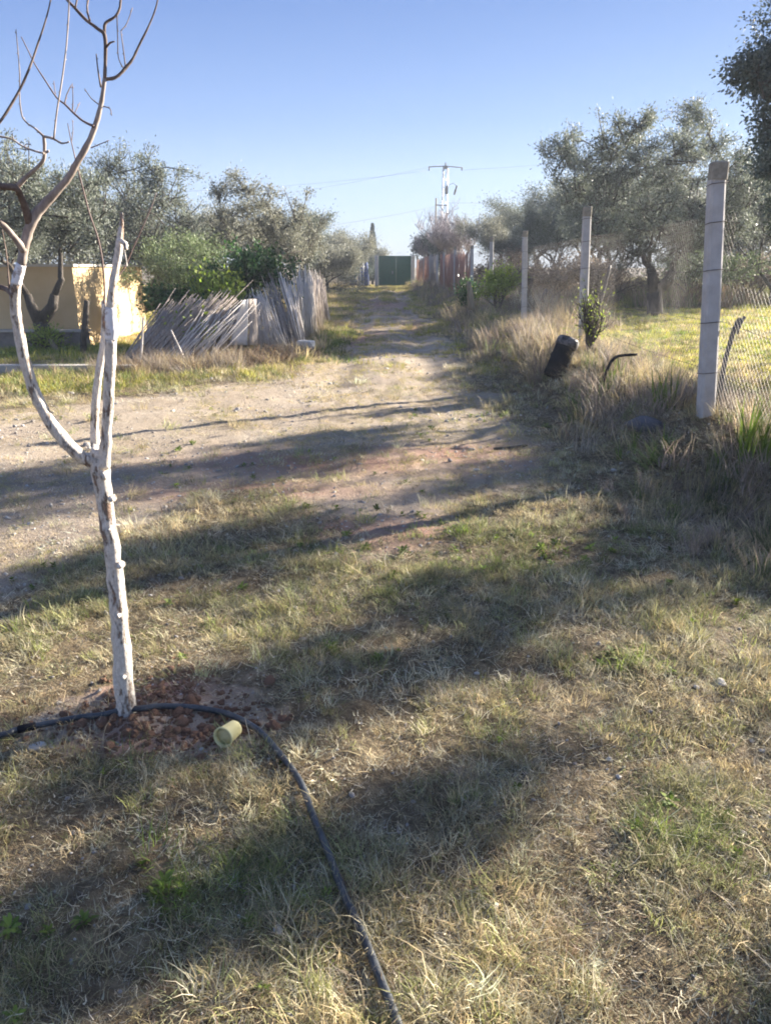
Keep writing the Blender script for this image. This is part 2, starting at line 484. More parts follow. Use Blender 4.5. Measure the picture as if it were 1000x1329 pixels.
def red_mask(x, y):
    m = 0
    for k, (cx, cy, sx, sy) in enumerate(RED):
        m = np.maximum(m, (1.1 if k in (4, 5) else 1.0)*np.exp(-((x-cx)/sx)**2-((y-cy)/sy)**2))
    return np.clip(m*(0.4+fbm(x*3+7, y*3)), 0, 1)
def field_mask(x, y):
    return ss(3.3, 3.9, x+0.4*(fbm(x, y)-0.5))*ss(5.5, 7.5, y)

def spaced(lo, hi, step0, grow, c=0.0):
    pos = [c]; s = step0
    while pos[-1] < hi: pos.append(pos[-1]+s); s *= grow
    neg = [c]; s = step0
    while neg[-1] > lo: neg.append(neg[-1]-s); s *= grow
    return np.array(sorted(set(neg[1:]+pos)))
gx = spaced(-900, 900, 0.035, 1.021, 0.3)
gy = spaced(-500, 1500, 0.035, 1.019, 2.2)
XX, YY = np.meshgrid(gx, gy)
lim = ss(140, 90, np.hypot(XX, YY))
ZZ = H(XX, YY)*lim
nx, ny = len(gx), len(gy)
idx = np.arange(nx*ny).reshape(ny, nx)
quads = np.stack([idx[:-1, :-1], idx[:-1, 1:], idx[1:, 1:], idx[1:, :-1]], -1).reshape(-1, 4)
fx, fy = XX.ravel(), YY.ravel()
dm = dirt_mask(fx, fy)
gm = (0.15+ss(0.45, 0.7, fbm(fx*0.9+2, fy*0.9))*0.6)*ss(18, 10, fy)
gme = np_mesh('ground', np.stack([fx, fy, ZZ.ravel()], -1), quads, None, M['ground'], True,
              {'dirt': dm, 'gravel': gm, 'red': red_mask(fx, fy), 'field': field_mask(fx, fy)*lim.ravel()})
ground = np_obj('ground', gme)
tag(ground, 'dirt track and grassy ground running to the gate', kind='structure')

# ------------------------------------------------------------------ scattered grass (uncountable)
def blade_mesh(name, n, hgt, rad, width, bend, seed, flat=0.0, segs=3, curl=0.6):
    r = np.random.RandomState(seed)
    V = []; Q = []; T = []; RV = []
    for i in range(n):
        a = r.rand()*2*np.pi; rr = rad*np.sqrt(r.rand())
        p = np.array([np.cos(a)*rr, np.sin(a)*rr, -0.012])
        L = hgt*(0.45+0.75*r.rand())
        az = a + r.randn()*1.1
        el = np.pi/2 - (flat + bend*(0.25+0.75*r.rand()))
        daz = curl*r.randn()
        w = width*(0.6+0.8*r.rand())
        rv = r.rand()
        k0 = len(V)
        st = L/segs
        for s in range(segs+1):
            d = np.array([np.cos(az)*np.cos(el), np.sin(az)*np.cos(el), np.sin(el)])
            side = np.array([-np.sin(az), np.cos(az), 0.0])
            side = side + 0.4*np.array([0, 0, r.rand()-.5])
            ww = w*(1-(s/segs)**1.6)
            if s == segs:
                V.append(p.copy()); RV.append(rv)
            else:
                V.append(p-side*ww/2); V.append(p+side*ww/2); RV += [rv, rv]
            p = p + d*st
            p[2] = max(p[2], 0.002) if s > 0 else p[2]+0.0
            el -= bend*0.7*(0.5+r.rand())
            az += daz/segs
            el = max(el, -0.5)
        for s in range(segs-1):
            b0 = k0+2*s
            Q.append((b0, b0+1, b0+3, b0+2))
        T.append((k0+2*(segs-1), k0+2*(segs-1)+1, k0+2*segs))
    return np_mesh(name, np.array(V), np.array(Q), np.array(T), M['grass'], False, {'rv': RV})
def rosette_mesh(name, n, L, w, seed, up=0.5, layers=1):
    r = np.random.RandomState(seed)
    V = []; Q = []; RV = []
    for l in range(layers):
        for i in range(n):
            az = 2*np.pi*i/n + r.randn()*.3
            el = up*(0.4+r.rand()) + l*0.25
            d = np.array([np.cos(az)*np.cos(el), np.sin(az)*np.cos(el), np.sin(el)])
            sd = np.array([-np.sin(az), np.cos(az), 0])
            ll = L*(0.6+0.6*r.rand())
            p0 = np.array([0, 0, l*L*0.35])+d*ll*0.15
            p1 = p0+d*ll*0.5; p2 = p0+d*ll*0.95; p2[2] -= ll*0.25
            k = len(V)
            V += [p0-sd*w*.15, p0+sd*w*.15, p1+sd*w*.5, p1-sd*w*.5, p2+sd*w*.2, p2-sd*w*.2]
            Q += [(k, k+1, k+2, k+3), (k+3, k+2, k+4, k+5)]
            RV += [r.rand()]*6
    return np_mesh(name, np.array(V), np.array(Q), None, M['grass'], False, {'rv': RV})

def stone_mesh(name, seed, mat, flat=0.6):
    r = np.random.RandomState(seed)
    import bmesh
    bm = bmesh.new()
    bmesh.ops.create_icosphere(bm, subdivisions=2, radius=1.0)
    ph = r.rand(9)*6
    for v in bm.verts:
        c = v.co
        k = 1+0.18*math.sin(2.1*c.x+ph[0])*math.cos(1.9*c.y+ph[1])+0.14*math.sin(3.7*c.z+ph[2]+2*c.x)+0.07*r.randn()*.6
        v.co = Vector((c.x*k*(1+.25*math.sin(ph[3])), c.y*k, c.z*k*flat))
    me = bpy.data.meshes.new(name); bm.to_mesh(me); bm.free()
    me.materials.append(mat)
    return me

protos = []   # (list of meshes) index = order
def P(me): protos.append(me); return len(protos)-1
SHORT = [P(blade_mesh('short_tuft', 56, 0.042, 0.06, 0.0018, 0.75, 10+i, 0.2, 3, 1.2)) for i in range(5)]
MED = [P(blade_mesh('medium_tuft', 38, 0.078, 0.045, 0.0020, 0.55, 30+i, 0.1, 3, 0.9)) for i in range(4)]
WISP = [P(blade_mesh('straw_wisp', 12, 0.12, 0.09, 0.0017, 0.55, 50+i, 0.75, 4, 1.6)) for i in range(4)]
TALL = [P(blade_mesh('tall_tuft', 46, 0.42, 0.12, 0.0078, 0.28, 70+i, 0.05, 4, 0.5)) for i in range(4)]
WIDE = [P(blade_mesh('wide_short_tuft', 60, 0.09, 0.16, 0.0075, 0.6, 90+i, 0.1, 2, 0.6)) for i in range(3)]
ROS = [P(rosette_mesh('broadleaf_weed', 9, 0.026, 0.010, 110+i, 0.5, 2)) for i in range(3)]
GRN = [P(blade_mesh('broad_green_blades', 14, 0.5, 0.07, 0.02, 0.18, 130+i, 0.02, 4, 0.3)) for i in range(2)]
BUSHY = [P(blade_mesh('tangled_weed', 80, 0.30, 0.22, 0.0088, 0.55, 140+i, 0.1, 3, 2.2)) for i in range(3)]

LITTER = [P(blade_mesh('straw_litter', 46, 0.05, 0.13, 0.0019, 0.12, 160+i, 1.38, 2, 1.0)) for i in range(4)]
DEAD = [P(blade_mesh('flat_leaf_litter', 26, 0.016, 0.13, 0.005, 0.3, 170+i, 1.2, 2, 1.0)) for i in range(2)]
def make_coll(name, meshes):
    c = bpy.data.collections.new(name)
    for i, me in enumerate(meshes):
        o = bpy.data.objects.new('%s_%03d' % (name, i), me)
        c.objects.link(o)
    return c
tuft_coll = make_coll('tuft_source', protos)

def scatter(name, coll, pts, rot, scl, ind, col, label, kind='stuff'):
    n = len(pts)
    me = bpy.data.meshes.new(name)
    me.vertices.add(n)
    me.vertices.foreach_set('co', np.asarray(pts, np.float32).ravel())
    a = me.attributes.new('srot', 'FLOAT_VECTOR', 'POINT'); a.data.foreach_set('vector', np.asarray(rot, np.float32).ravel())
    a = me.attributes.new('sscl', 'FLOAT_VECTOR', 'POINT'); a.data.foreach_set('vector', np.asarray(scl, np.float32).ravel())
    a = me.attributes.new('sidx', 'INT', 'POINT'); a.data.foreach_set('value', np.asarray(ind, np.int32))
    cc = np.ones((n, 4), np.float32); cc[:, :3] = col
    a = me.attributes.new('scol', 'FLOAT_COLOR', 'POINT'); a.data.foreach_set('color', cc.ravel())
    o = bpy.data.objects.new(name, me); C.objects.link(o)
    ng = bpy.data.node_groups.new(name + '_scatter', 'GeometryNodeTree')
    ng.interface.new_socket('Geometry', in_out='INPUT', socket_type='NodeSocketGeometry')
    ng.interface.new_socket('Geometry', in_out='OUTPUT', socket_type='NodeSocketGeometry')
    gi = ng.nodes.new('NodeGroupInput'); go = ng.nodes.new('NodeGroupOutput')
    ip = ng.nodes.new('GeometryNodeInstanceOnPoints')
    ci = ng.nodes.new('GeometryNodeCollectionInfo')
    ci.inputs['Collection'].default_value = coll
    ci.inputs['Separate Children'].default_value = True
    ci.inputs['Reset Children'].default_value = True
    def na(nm, t):
        x = ng.nodes.new('GeometryNodeInputNamedAttribute'); x.data_type = t
        x.inputs['Name'].default_value = nm
        return x.outputs['Attribute']
    e2r = ng.nodes.new('FunctionNodeEulerToRotation')
    L = ng.links.new
    L(gi.outputs[0], ip.inputs['Points']); L(ci.outputs[0], ip.inputs['Instance'])
    ip.inputs['Pick Instance'].default_value = True
    L(na('sidx', 'INT'), ip.inputs['Instance Index'])
    L(na('srot', 'FLOAT_VECTOR'), e2r.inputs[0]); L(e2r.outputs[0], ip.inputs['Rotation'])
    L(na('sscl', 'FLOAT_VECTOR'), ip.inputs['Scale'])
    L(ip.outputs[0], go.inputs[0])
    md = o.modifiers.new('scatter', 'NODES'); md.node_group = ng
    return tag(o, label, kind=kind)

STRAW = np.array([0.58, 0.47, 0.26]); PALE = np.array([0.72, 0.65, 0.45]); BROWN = np.array([0.22, 0.155, 0.095])
GREEN = np.array([0.16, 0.19, 0.065]); BRIGHT = np.array([0.23, 0.33, 0.05]); GREY = np.array([0.36, 0.31, 0.245])
MAUVE = np.array([0.36, 0.285, 0.22]); YG = np.array([0.52, 0.50, 0.10])

def view_pts(y0, y1, dens, margin=0.8, xlo=-1e9, xhi=1e9):
    """random ground points between two distances, over the width the camera and its neighbourhood can see"""
    hw = lambda y: 0.55*(y*0.95+0.6)+margin
    W = hw(y1); n = int(dens*(y1-y0)*2*W)
    x = rs.uniform(-W, W, n); y = rs.uniform(y0, y1, n)
    k = (np.abs(x) < hw(y)) & (x > xlo) & (x < xhi)
    return x[k], y[k]

acc = dict(p=[], r=[], s=[], i=[], c=[])
def emit(store, x, y, inds, s, col, jit=0.16, lean=0.25, zs=None, sink=0.0):
    n = len(x)
    if n == 0: return
    z = H(x, y)-sink
    store['p'].append(np.stack([x, y, z], -1))
    store['r'].append(np.stack([rs.randn(n)*lean, rs.randn(n)*lean, rs.rand(n)*2*np.pi], -1))
    s = np.broadcast_to(s, (n,))*(0.65+0.7*rs.rand(n))
    zz = s if zs is None else s*zs
    store['s'].append(np.stack([s, s, zz], -1))
    store['i'].append(rs.choice(inds, n))
    store['c'].append(np.clip(col*(1+jit*rs.randn(n, 1)), 0.01, 0.9))
def colmix(x, y, n, f):
    """straw / brown / green mix following patchy noise f in 0..1 (greenness)"""
    g = np.clip(f + 0.25*rs.randn(n), 0, 1)[:, None]
    dry = np.where(rs.rand(n, 1) < 0.5, STRAW, np.where(rs.rand(n, 1) < 0.45, PALE, np.where(rs.rand(n, 1) < 0.5, BROWN, GREY)))
    dry = np.where(rs.rand(n, 1) < 0.18, np.array([0.40, 0.40, 0.16]), dry)
    gr = np.where(rs.rand(n, 1) < 0.75, GREEN, BRIGHT)
    return dry*(1-g)+gr*g

GREEN_SPOTS = [(430, 652, .45, .35), (600, 725, .5, .35), (690, 705, .5, .25), (800, 855, .25, .2), (450, 715, .8, .25), (660, 960, .15, .12), (290, 960, .10, .08),
               (620, 540, .6, .3), (550, 535, .4, .3), (700, 735, .6, .2), (60, 1190, .5, .25), (250, 1150, .4, .25), (900, 1080, .35, .25), (560, 690, .5, .3), (740, 720, .5, .25), (150, 1000, .1, .06)]
GSP = [(G(a, b).x, G(a, b).y, sx, sy) for a, b, sx, sy in GREEN_SPOTS]
def greenness(x, y):
    g = 0.75*ss(0.42, 0.68, fbm(x*0.9+31, y*0.9+8))
    g = g*(0.5+0.25*ss(4.5, 2.5, y))
    for cx, cy, sx, sy in GSP:
        g = np.maximum(g, 0.85*np.exp(-((x-cx)/sx)**2-((y-cy)/sy)**2))
    return g

def lay_short(y0, y1, dens, scale, extra):
    x, y = view_pts(y0, y1, dens)
    d = dirt_mask(x, y); f = field_mask(x, y)
    clump = fbm(x*3.1, y*3.1, 3)
    keep = rs.rand(len(x)) < (1-0.9*ss(0.35, 0.9, d))*(0.14+1.5*ss(0.34, 0.62, clump))*(1-f)
    x, y = x[keep], y[keep]
    g = greenness(x, y); n = len(x)
    c = colmix(x, y, n, g)
    t = rs.rand(n)
    a = t < extra[0]; b = (t >= extra[0]) & (t < extra[0]+extra[1]); w = t >= extra[0]+extra[1]
    emit(acc, x[a], y[a], SHORT, scale*(0.6+0.8*fbm(x[a]*4, y[a]*4)), c[a], jit=.24)
    emit(acc, x[b], y[b], MED, scale*(0.5+0.9*fbm(x[b]*1.3+5, y[b]*1.3)), c[b])
    wc = np.where(rs.rand(w.sum(), 1) < 0.6, PALE, STRAW)
    emit(acc, x[w], y[w], WISP, scale, wc, lean=0.15)
    # trampled straw and leaf litter lying between the tufts
    x, y = view_pts(y0, y1, dens*0.55)
    k = (rs.rand(len(x)) < (1-0.8*ss(0.3, 0.9, dirt_mask(x, y)))) & (field_mask(x, y) < .5)
    x, y = x[k], y[k]; tt = rs.rand(len(x), 1)
    emit(acc, x, y, LITTER+LITTER+DEAD, scale, np.where(tt < .4, PALE*.9, np.where(tt < .7, STRAW*.8, np.where(tt < .9, BROWN, GREY))), lean=0.08, sink=-0.004, jit=.25)
lay_short(0.6, 2.2, 1150, 0.95, (0.60, 0.30))
lay_short(2.2, 4.2, 720, 1.1, (0.60, 0.29))
lay_short(4.2, 7.5, 320, 1.35, (0.66, 0.24))
lay_short(7.5, 14, 75, 2.0, (0.65, 0.25))
# thin dry grass growing on the track itself
for a_, b_, dn_, sc_ in ((4, 8, 330, .75), (8, 14, 150, 1.0), (14, 30, 34, 1.3)):
    x, y = view_pts(a_, b_, dn_); k = (rs.rand(len(x)) < ss(.35, .6, fbm(x*1.2+60, y*.8+3))*dirt_mask(x, y)) & (np.abs(x-.1) > -1)
    x, y = x[k], y[k]; emit(acc, x, y, SHORT+LITTER if b_ < 15 else WIDE, sc_ if b_ < 15 else .5, np.where(rs.rand(len(x), 1) < .7, STRAW, YG*.7))
# distant short grass
x, y = view_pts(12, 62, 22, 2.0)
d = dirt_mask(x, y)
k = (rs.rand(len(x)) < (1-0.96*ss(0.3, 0.7, d))) & (field_mask(x, y) < 0.5)
x, y = x[k], y[k]
emit(acc, x, y, WIDE, 0.95+0.012*y, np.where(rs.rand(len(x), 1) < 0.55, STRAW, YG*0.8), lean=0.1)
x, y = view_pts(0.8, 6, 14)
emit(acc, x, y, WISP, 1.45, STRAW*.9, lean=0.2)
# broadleaf weeds where the ground is green
x, y = view_pts(0.8, 9, 260)
k = rs.rand(len(x)) < 0.05*greenness(x, y)+0.22*(greenness(x, y) > 0.62)*(1-ss(.4, .8, dirt_mask(x, y)))
x, y = x[k], y[k]
emit(acc, x, y, ROS, 0.9+0.05*y, BRIGHT*np.array([0.7, 0.66, 0.8]), lean=0.3, jit=0.3)
scatter('short_grass', tuft_coll, *[np.concatenate(acc[k]) for k in ('p', 'r', 's', 'i', 'c')], 'short dry and green grass over the ground')

acc2 = dict(p=[], r=[], s=[], i=[], c=[])
DR = G(717, 492)
def bank_band(y0, y1, dens, sc):
    x = rs.uniform(1.2, 4.6, int(dens*(y1-y0)*3.4)); y = rs.uniform(y0, y1, len(x))
    e = 1.75+0.5*ss(7, 4, y)+0.5*(fbm(y*0.8, x*0.8)-0.5)
    pr = ss(e-0.15, e+0.45, x)*(1-0.85*ss(3.4, 4.1, x))*(0.25+1.3*ss(0.35, 0.6, fbm(x*1.3, y*0.7)))
    k = (rs.rand(len(x)) < pr) & ~((np.abs(x-DR[0]*y/DR[1]) < 0.36) & (y < DR[1]+.2) & (y > DR[1]-2.3))
    x, y = x[k], y[k]; n = len(x)
    t = rs.rand(n, 1)
    c = np.where(t < 0.45, MAUVE, np.where(t < 0.75, STRAW*0.9, np.where(t < 0.9, GREY, GREEN*1.3)))
    hs = (0.5+0.75*ss(0.3, 0.7, fbm(x*0.9+7, y*0.5)))*sc
    a = rs.rand(n) < 0.6
    emit(acc2, x[a], y[a], TALL, hs[a]*0.85, c[a])
    emit(acc2, x[~a], y[~a], BUSHY, hs[~a], c[~a])
bank_band(4.0, 9, 30, 0.85)
bank_band(9, 20, 20, 1.0)
bank_band(20, 60, 8, 1.25)
# shaded rough weeds on the right, nearer the camera
x = rs.uniform(1.5, 4.2, 900); y = rs.uniform(2.2, 5.5, 900)
k = rs.rand(900) < ss(1.5, 2.6, x-0.25*(4-y))*0.8
x, y = x[k], y[k]
emit(acc2, x, y, TALL+BUSHY[:1], 0.38+0.1*fbm(x, y), np.where(rs.rand(len(x), 1) < .5, MAUVE, np.where(rs.rand(len(x), 1) < .5, GREEN, STRAW)))
# weeds below the reed screens on the left
def strip(p0, p1, w, n, inds, sc, cols, zs=None):
    t = rs.rand(n); o = rs.randn(n)*w
    a = G(*p0); b = G(*p1)
    dx, dy = b.x-a.x, b.y-a.y; L = math.hypot(dx, dy)
    x = a.x+dx*t-dy/L*o; y = a.y+dy*t+dx/L*o
    ci = rs.randint(0, len(cols), n)
    emit(acc2, x, y, inds, sc, np.array(cols)[ci], zs=zs)
strip((120, 488), (310, 476), .32, 190, BUSHY+TALL, 0.75, [MAUVE, STRAW*.85, BROWN, GREY])
strip((300, 474), (395, 462), .28, 150, BUSHY, 0.85, [BROWN*.8, MAUVE*.8, BROWN, STRAW])
strip((30, 487), (150, 487), .3, 110, BUSHY+TALL, 0.5, [STRAW, GREEN*1.4, BROWN])
strip((405, 455), (432, 430), .25, 60, BUSHY+TALL, 0.75, [STRAW, MAUVE, GREEN])
strip((432, 430), (428, 395), .7, 200, BUSHY+TALL, 0.55, [STRAW, YG*.8, MAUVE])
strip((0, 505), (360, 484), .35, 600, WIDE+ROS, 1.1, [GREEN*1.2, STRAW*.7, YG*.6])
strip((0, 498), (180, 495), .5, 500, WIDE, 1.1, [GREEN*1.3, STRAW*.8, YG*.7])
strip((0, 462), (160, 460), .5, 350, WIDE, 1.3, [BRIGHT*.8, YG, GREEN*1.4])
strip((385, 470), (450, 430), .25, 260, WIDE+ROS, 1.2, [GREEN*1.2, BRIGHT*.7])
# field behind the fence
for (y0, y1, dn, sc) in ((5.5, 14, 60, .75), (14, 26, 28, 0.95), (26, 45, 9, 1.3)):
    x, y = view_pts(y0, y1, dn, 1.5, xlo=3.1)
    row = 0.5+0.5*np.sin((y*0.92-x*0.38)*5.2)
    k = rs.rand(len(x)) < field_mask(x, y)*(0.35+0.65*row)
    x, y = x[k], y[k]; t = rs.rand(len(x), 1)
    emit(acc2, x, y, WIDE, sc, np.where(t < .5, YG, np.where(t < .65, BRIGHT, STRAW)), lean=0.2, jit=.28)
# tall dry weeds behind the field and along the middle distance
def patch(x0, x1, y0, y1, n, inds, sc, cols):
    x = rs.uniform(x0, x1, n); y = rs.uniform(y0, y1, n)
    k = rs.rand(n) < ss(0.3, 0.55, fbm(x*0.6+3, y*0.6))
    x, y = x[k], y[k]
    emit(acc2, x, y, inds, sc, np.array(cols)[rs.randint(0, len(cols), len(x))])
patch(3.6, 5.0, 17, 30, 330, TALL+BUSHY, 1.5, [STRAW, MAUVE, PALE, BROWN])
patch(8, 26, 26, 34, 1500, BUSHY+TALL, 2.1, [BROWN, MAUVE, BROWN*.8, GREEN*1.5])
patch(3.5, 14, 30, 50, 900, BUSHY+TALL, 2.0, [BROWN, MAUVE, STRAW])
patch(-9, -2.6, 24, 58, 900, BUSHY+TALL, 1.2, [STRAW, BROWN, YG*.7])
# bright broad-bladed clumps round the near post
for px, py, n, s in ((962, 600, 5, .75), (853, 535, 3, .7), (930, 612, 4, .45), (985, 595, 4, .5), (815, 590, 3, .35), (795, 500, 4, .6), (870, 590, 3, .35)):
    g = G(px, py)
    emit(acc2, g.x+rs.randn(n)*.05, g.y+rs.randn(n)*.06, GRN, s, BRIGHT*.8, lean=0.12)
scatter('tall_grass', tuft_coll, *[np.concatenate(acc2[k]) for k in ('p', 'r', 's', 'i', 'c')], 'tall dry weeds and tufts along the verges')

# gravel and pebbles
st = [stone_mesh('pebble_%d' % i, i, M['grey_stone'] if i % 3 else M['stone']) for i in range(6)] + [stone_mesh('clod_%d' % i, 20+i, M['clod'], 0.8) for i in range(3)]
gcoll = make_coll('stone_source', st)
acc3 = dict(p=[], r=[], s=[], i=[], c=[])
for y0, y1, dn, sc in ((0.8, 3, 420, .0042), (3, 8, 300, .0055), (8, 16, 70, .010)):
    x, y = view_pts(y0, y1, dn)
    k = rs.rand(len(x)) < 0.25+0.75*ss(.3, .7, dirt_mask(x, y))*ss(.4, .6, fbm(x*.7+2, y*.7))
    x, y = x[k], y[k]
    emit(acc3, x, y, list(range(6)), sc*np.exp(0.45*rs.randn(len(x))), np.array([1., 1, 1]), lean=.5)
n = 420
n = 1300
x = TREE[0]+0.12+rs.randn(n)*.19; y = TREE[1]-0.01+rs.randn(n)*.10
emit(acc3, x, y, [6, 7, 8], .0066*np.exp(0.5*rs.randn(n)), np.array([1., 1, 1]), lean=.6)
n = 260
g = G(215, 885); x = g.x+rs.randn(n)*.13; y = g.y+rs.randn(n)*.1
emit(acc3, x, y, [6, 7, 8], .006*np.exp(0.55*rs.randn(n)), np.array([1., 1, 1]), lean=.6)
scatter('gravel', gcoll, *[np.concatenate(acc3[k]) for k in ('p', 'r', 's', 'i', 'c')], 'loose gravel and reddish clods on the soil')

# ------------------------------------------------------------------ the young limewashed tree
bt = empty('young_tree', (TREE[0], TREE[1], h1(*TREE)), 'bare young tree with a whitewashed forked trunk beside the black hose', 'tree')
BT0 = Vector(bt.location)
def px_line(pts, Y0, dY=0.0):
    """pts: (px, py, width in px); the limb drifts by dY metres in depth from start to end"""
    out = []; rad = []
    n = len(pts)
    for i, (a, b, w) in enumerate(pts):
        Y = Y0+dY*(i/(n-1))
        p = atY(a, b, Y)
        out.append(p-BT0); rad.append(max(w*0.415*mpp(Y, p.z), 0.0007))
    return out, rad
def smooth_line(pts, rad, k=3, jig=0.0):
    jig *= 0.5
    P_ = []; R_ = []
    n = len(pts)
    for i in range(n-1):
        p0 = pts[max(i-1, 0)]; p1 = pts[i]; p2 = pts[i+1]; p3 = pts[min(i+2, n-1)]
        for s in range(k):
            t = s/k
            q = 0.5*((2*p1)+(p2-p0)*t+(2*p0-5*p1+4*p2-p3)*t*t+(3*p1-3*p2+p3-p0)*t**3)
            r = rad[i]*(1-t)+rad[i+1]*t
            if jig and 0 < i: q = q+Vector((random.gauss(0, 1), random.gauss(0, 1), random.gauss(0, 1)))*jig*r
            P_.append(q); R_.append(r*(1+(random.uniform(-.07, .07) if jig else 0)))
    P_.append(pts[-1]); R_.append(rad[-1])
    return P_, R_
random.seed(4)
def limb(name, pts, mat, Y0, dY=0.0, sides=10, jig=0.06, parent=bt):
    p, r = px_line(pts, Y0, dY)
    p, r = smooth_line(p, r, 4, jig)
    mb = MB(); mb.tube(p, r, sides, rough=0.05)
    return mb, p
TY = TREE[1]
mb, _ = limb('trunk', [(167, 958, 34), (165, 938, 31), (162, 900, 29), (158, 840, 28), (153, 780, 26), (147, 725, 25), (140, 675, 25), (134, 635, 27), (130, 607, 31), (129, 590, 30), (129, 582, 22)], M['lime'], TY, 0.0, 18, 0.1)
# pruning scars and knots on the trunk
for px, py, w in ((141, 648, 7), (139, 690, 6), (152, 735, 7), (150, 800, 5), (131, 618, 8), (157, 880, 5)):
    c = atY(px+2, py, TY-0.045)-BT0
    mb.tube([c+Vector((0, 0.03, -0.004)), c+Vector((0.003, -0.002, 0)), c+Vector((0.004, -0.006, 0.001))], [w*.0018, w*.0014, w*.0007], 9)
mb.build('trunk', M['lime'], bt)
def L_(name, pts, mat, dY=0.0, sides=8, Y0=TY, jig=0.06, twigs=()):
    m_, p = limb(name, pts, mat, Y0, dY, sides, jig)
    for t in twigs:
        tp, tr = px_line(t[0], t[1], t[2]); tp, tr = smooth_line(tp, tr, 3, 0.25)
        m_.tube(tp, tr, 5)
        # buds
        for i in range(2, len(tp)-1, 3):
            d = (tp[i+1]-tp[i]).normalized(); s = d.orthogonal().normalized()*(0.0028+tr[i])*random.choice((-1, 1))
            m_.tube([tp[i], tp[i]+s+d*.003], [0.0016, 0.0007], 4)
    return m_.build(name, mat, bt)
# left limb: lime-washed lower part, bright fresh collar, bare upper part
L_('limb', [(127, 600, 24), (112, 596, 21), (97, 585, 20), (74, 560, 19), (51, 522, 18), (36, 482, 17), (25, 432, 16), (20, 392, 16), (21, 368, 16)], M['lime'], -0.12, 12)
L_('limb', [(21, 369, 16), (24, 356, 15.5), (28, 343, 14.5)], M['fresh_lime'], 0.0, 12, TY-0.12, 0.02)
L_('limb', [(28, 344, 14), (31, 325, 14), (37, 300, 15), (46, 280, 16), (62, 261, 13), (85, 236, 11), (100, 212, 10), (115, 185, 9), (125, 160, 8), (132, 132, 7), (136, 102, 6)], M['smooth_bark'], 0.05, 10, TY-0.12)
UY = TY-0.07
L_('branch', [(136, 103, 6), (137, 75, 5.5), (136, 46, 6), (128, 38, 5), (112, 26, 5), (98, 11, 4.5), (85, -3, 4), (66, -30, 3)], M['branch_bark'], 0.05, 8, UY, twigs=[
    ([(137, 62, 4), (143, 56, 3), (149, 54, 2)], UY, -.03),
    ([(131, 113, 3.5), (128, 95, 2.6), (125, 70, 1.8)], UY, .02),
    ([(134, 138, 2), (143, 141, 1.6), (145, 150, 1.4)], UY, -.02),
    ([(129, 136, 2), (119, 128, 1.5), (110, 115, 1)], UY, .05),
    ([(118, 192, 2), (130, 187, 1.5), (142, 182, 1)], UY, .02),
    ([(117, 27, 3.4), (113, 12, 3), (115, -2, 2.5), (117, -25, 2)], UY, .05),
    ([(98, 10, 3), (101, -6, 2.5), (103, -25, 2)], UY, .03)])
L_('branch', [(136, 42, 5), (137, 30, 4.5), (149, 22, 4), (155, 12, 4), (157, -3, 3.6), (158, -28, 3)], M['branch_bark'], 0.04, 7, UY+.03, twigs=[
    ([(152, 19, 2), (153, 50, 1.7), (154, 75, 1.6), (160, 88, 1.8)], UY+.04, .02)])
L_('branch', [(135, 103, 6), (149, 101, 5), (158, 94, 4.6), (163, 88, 5.5), (172, 77, 4), (181, 58, 3.4), (193, 34, 2.8), (203, 8, 2.3), (208, -22, 1.6)], M['branch_bark'], 0.08, 8, UY, twigs=[
    ([(163, 87, 2.2), (160, 62, 1.8), (157, 40, 1.5)], UY+.05, .03),
    ([(157, 40, 1.5), (165, 30, 1.5), (172, 10, 1.3)], UY+.08, .03)])
L_('branch', [(122, 164, 5), (108, 157, 3.6), (95, 146, 3.2), (84, 135, 3), (74, 127, 2.6), (60, 106, 2.3), (46, 84, 2), (36, 64, 1.7), (28, 48, 1.5)], M['twig'], 0.12, 6, UY-0.02, twigs=[
    ([(84, 135, 2.4), (87, 123, 1.8), (93, 110, 1.2)], UY+.03, .02),
    ([(94, 146, 2), (95, 130, 1.4), (94, 108, 1)], UY+.03, -.03),
    ([(72, 122, 1.6), (70, 105, 1.1)], UY+.05, .02),
    ([(97, 147, 1.5), (104, 133, 1)], UY+.03, .03)])
L_('branch', [(39, 290, 14), (33, 270, 12), (27, 254, 10), (20, 244, 10), (2, 242, 11), (-20, 240, 10), (-60, 225, 8)], M['branch_bark'], -0.12, 8, TY-.11)
L_('branch', [(20, 245, 8), (34, 230, 7), (50, 216, 6), (57, 206, 5.5), (58, 190, 5), (57, 177, 5)], M['smooth_bark'], -0.04, 8, TY-.15, twigs=[
    ([(58, 178, 4.5), (47, 168, 3.3), (36, 160, 2.8), (29, 150, 2.5), (26, 128, 2.1), (26, 95, 2), (23, 60, 1.5), (21, 38, 1.2)], TY-.19, .05),
    ([(57, 177, 4), (70, 180, 3.6), (80, 186, 3), (90, 184, 2.2)], TY-.19, -.02),
    ([(70, 180, 3.2), (74, 145, 2.7), (80, 108, 2.6), (86, 62, 2.4), (89, 20, 2.1), (91, -25, 2)], TY-.2, .08),
    ([(60, 198, 4.5), (64, 196, 3.5)], TY-.19, 0),
    ([(57, 199, 3.5), (45, 196, 3), (30, 190, 2.8), (14, 180, 3), (-8, 176, 3)], TY-.19, .05),
    ([(32, 192, 2), (34, 187, 1.6), (40, 188, 1.3)], TY-.16, -.02),
    ([(18, 182, 1.8), (16, 172, 1.2)], TY-.16, -.01)])
L_('branch', [(-60, 225, 6), (-30, 192, 5), (0, 158, 4.6), (14, 137, 4.2), (28, 112, 3.8), (40, 84, 3.5), (50, 55, 3), (59, 28, 2.5), (66, 0, 2.2), (70, -25, 1.8)], M['branch_bark'], 0.15, 7, TY-.23)
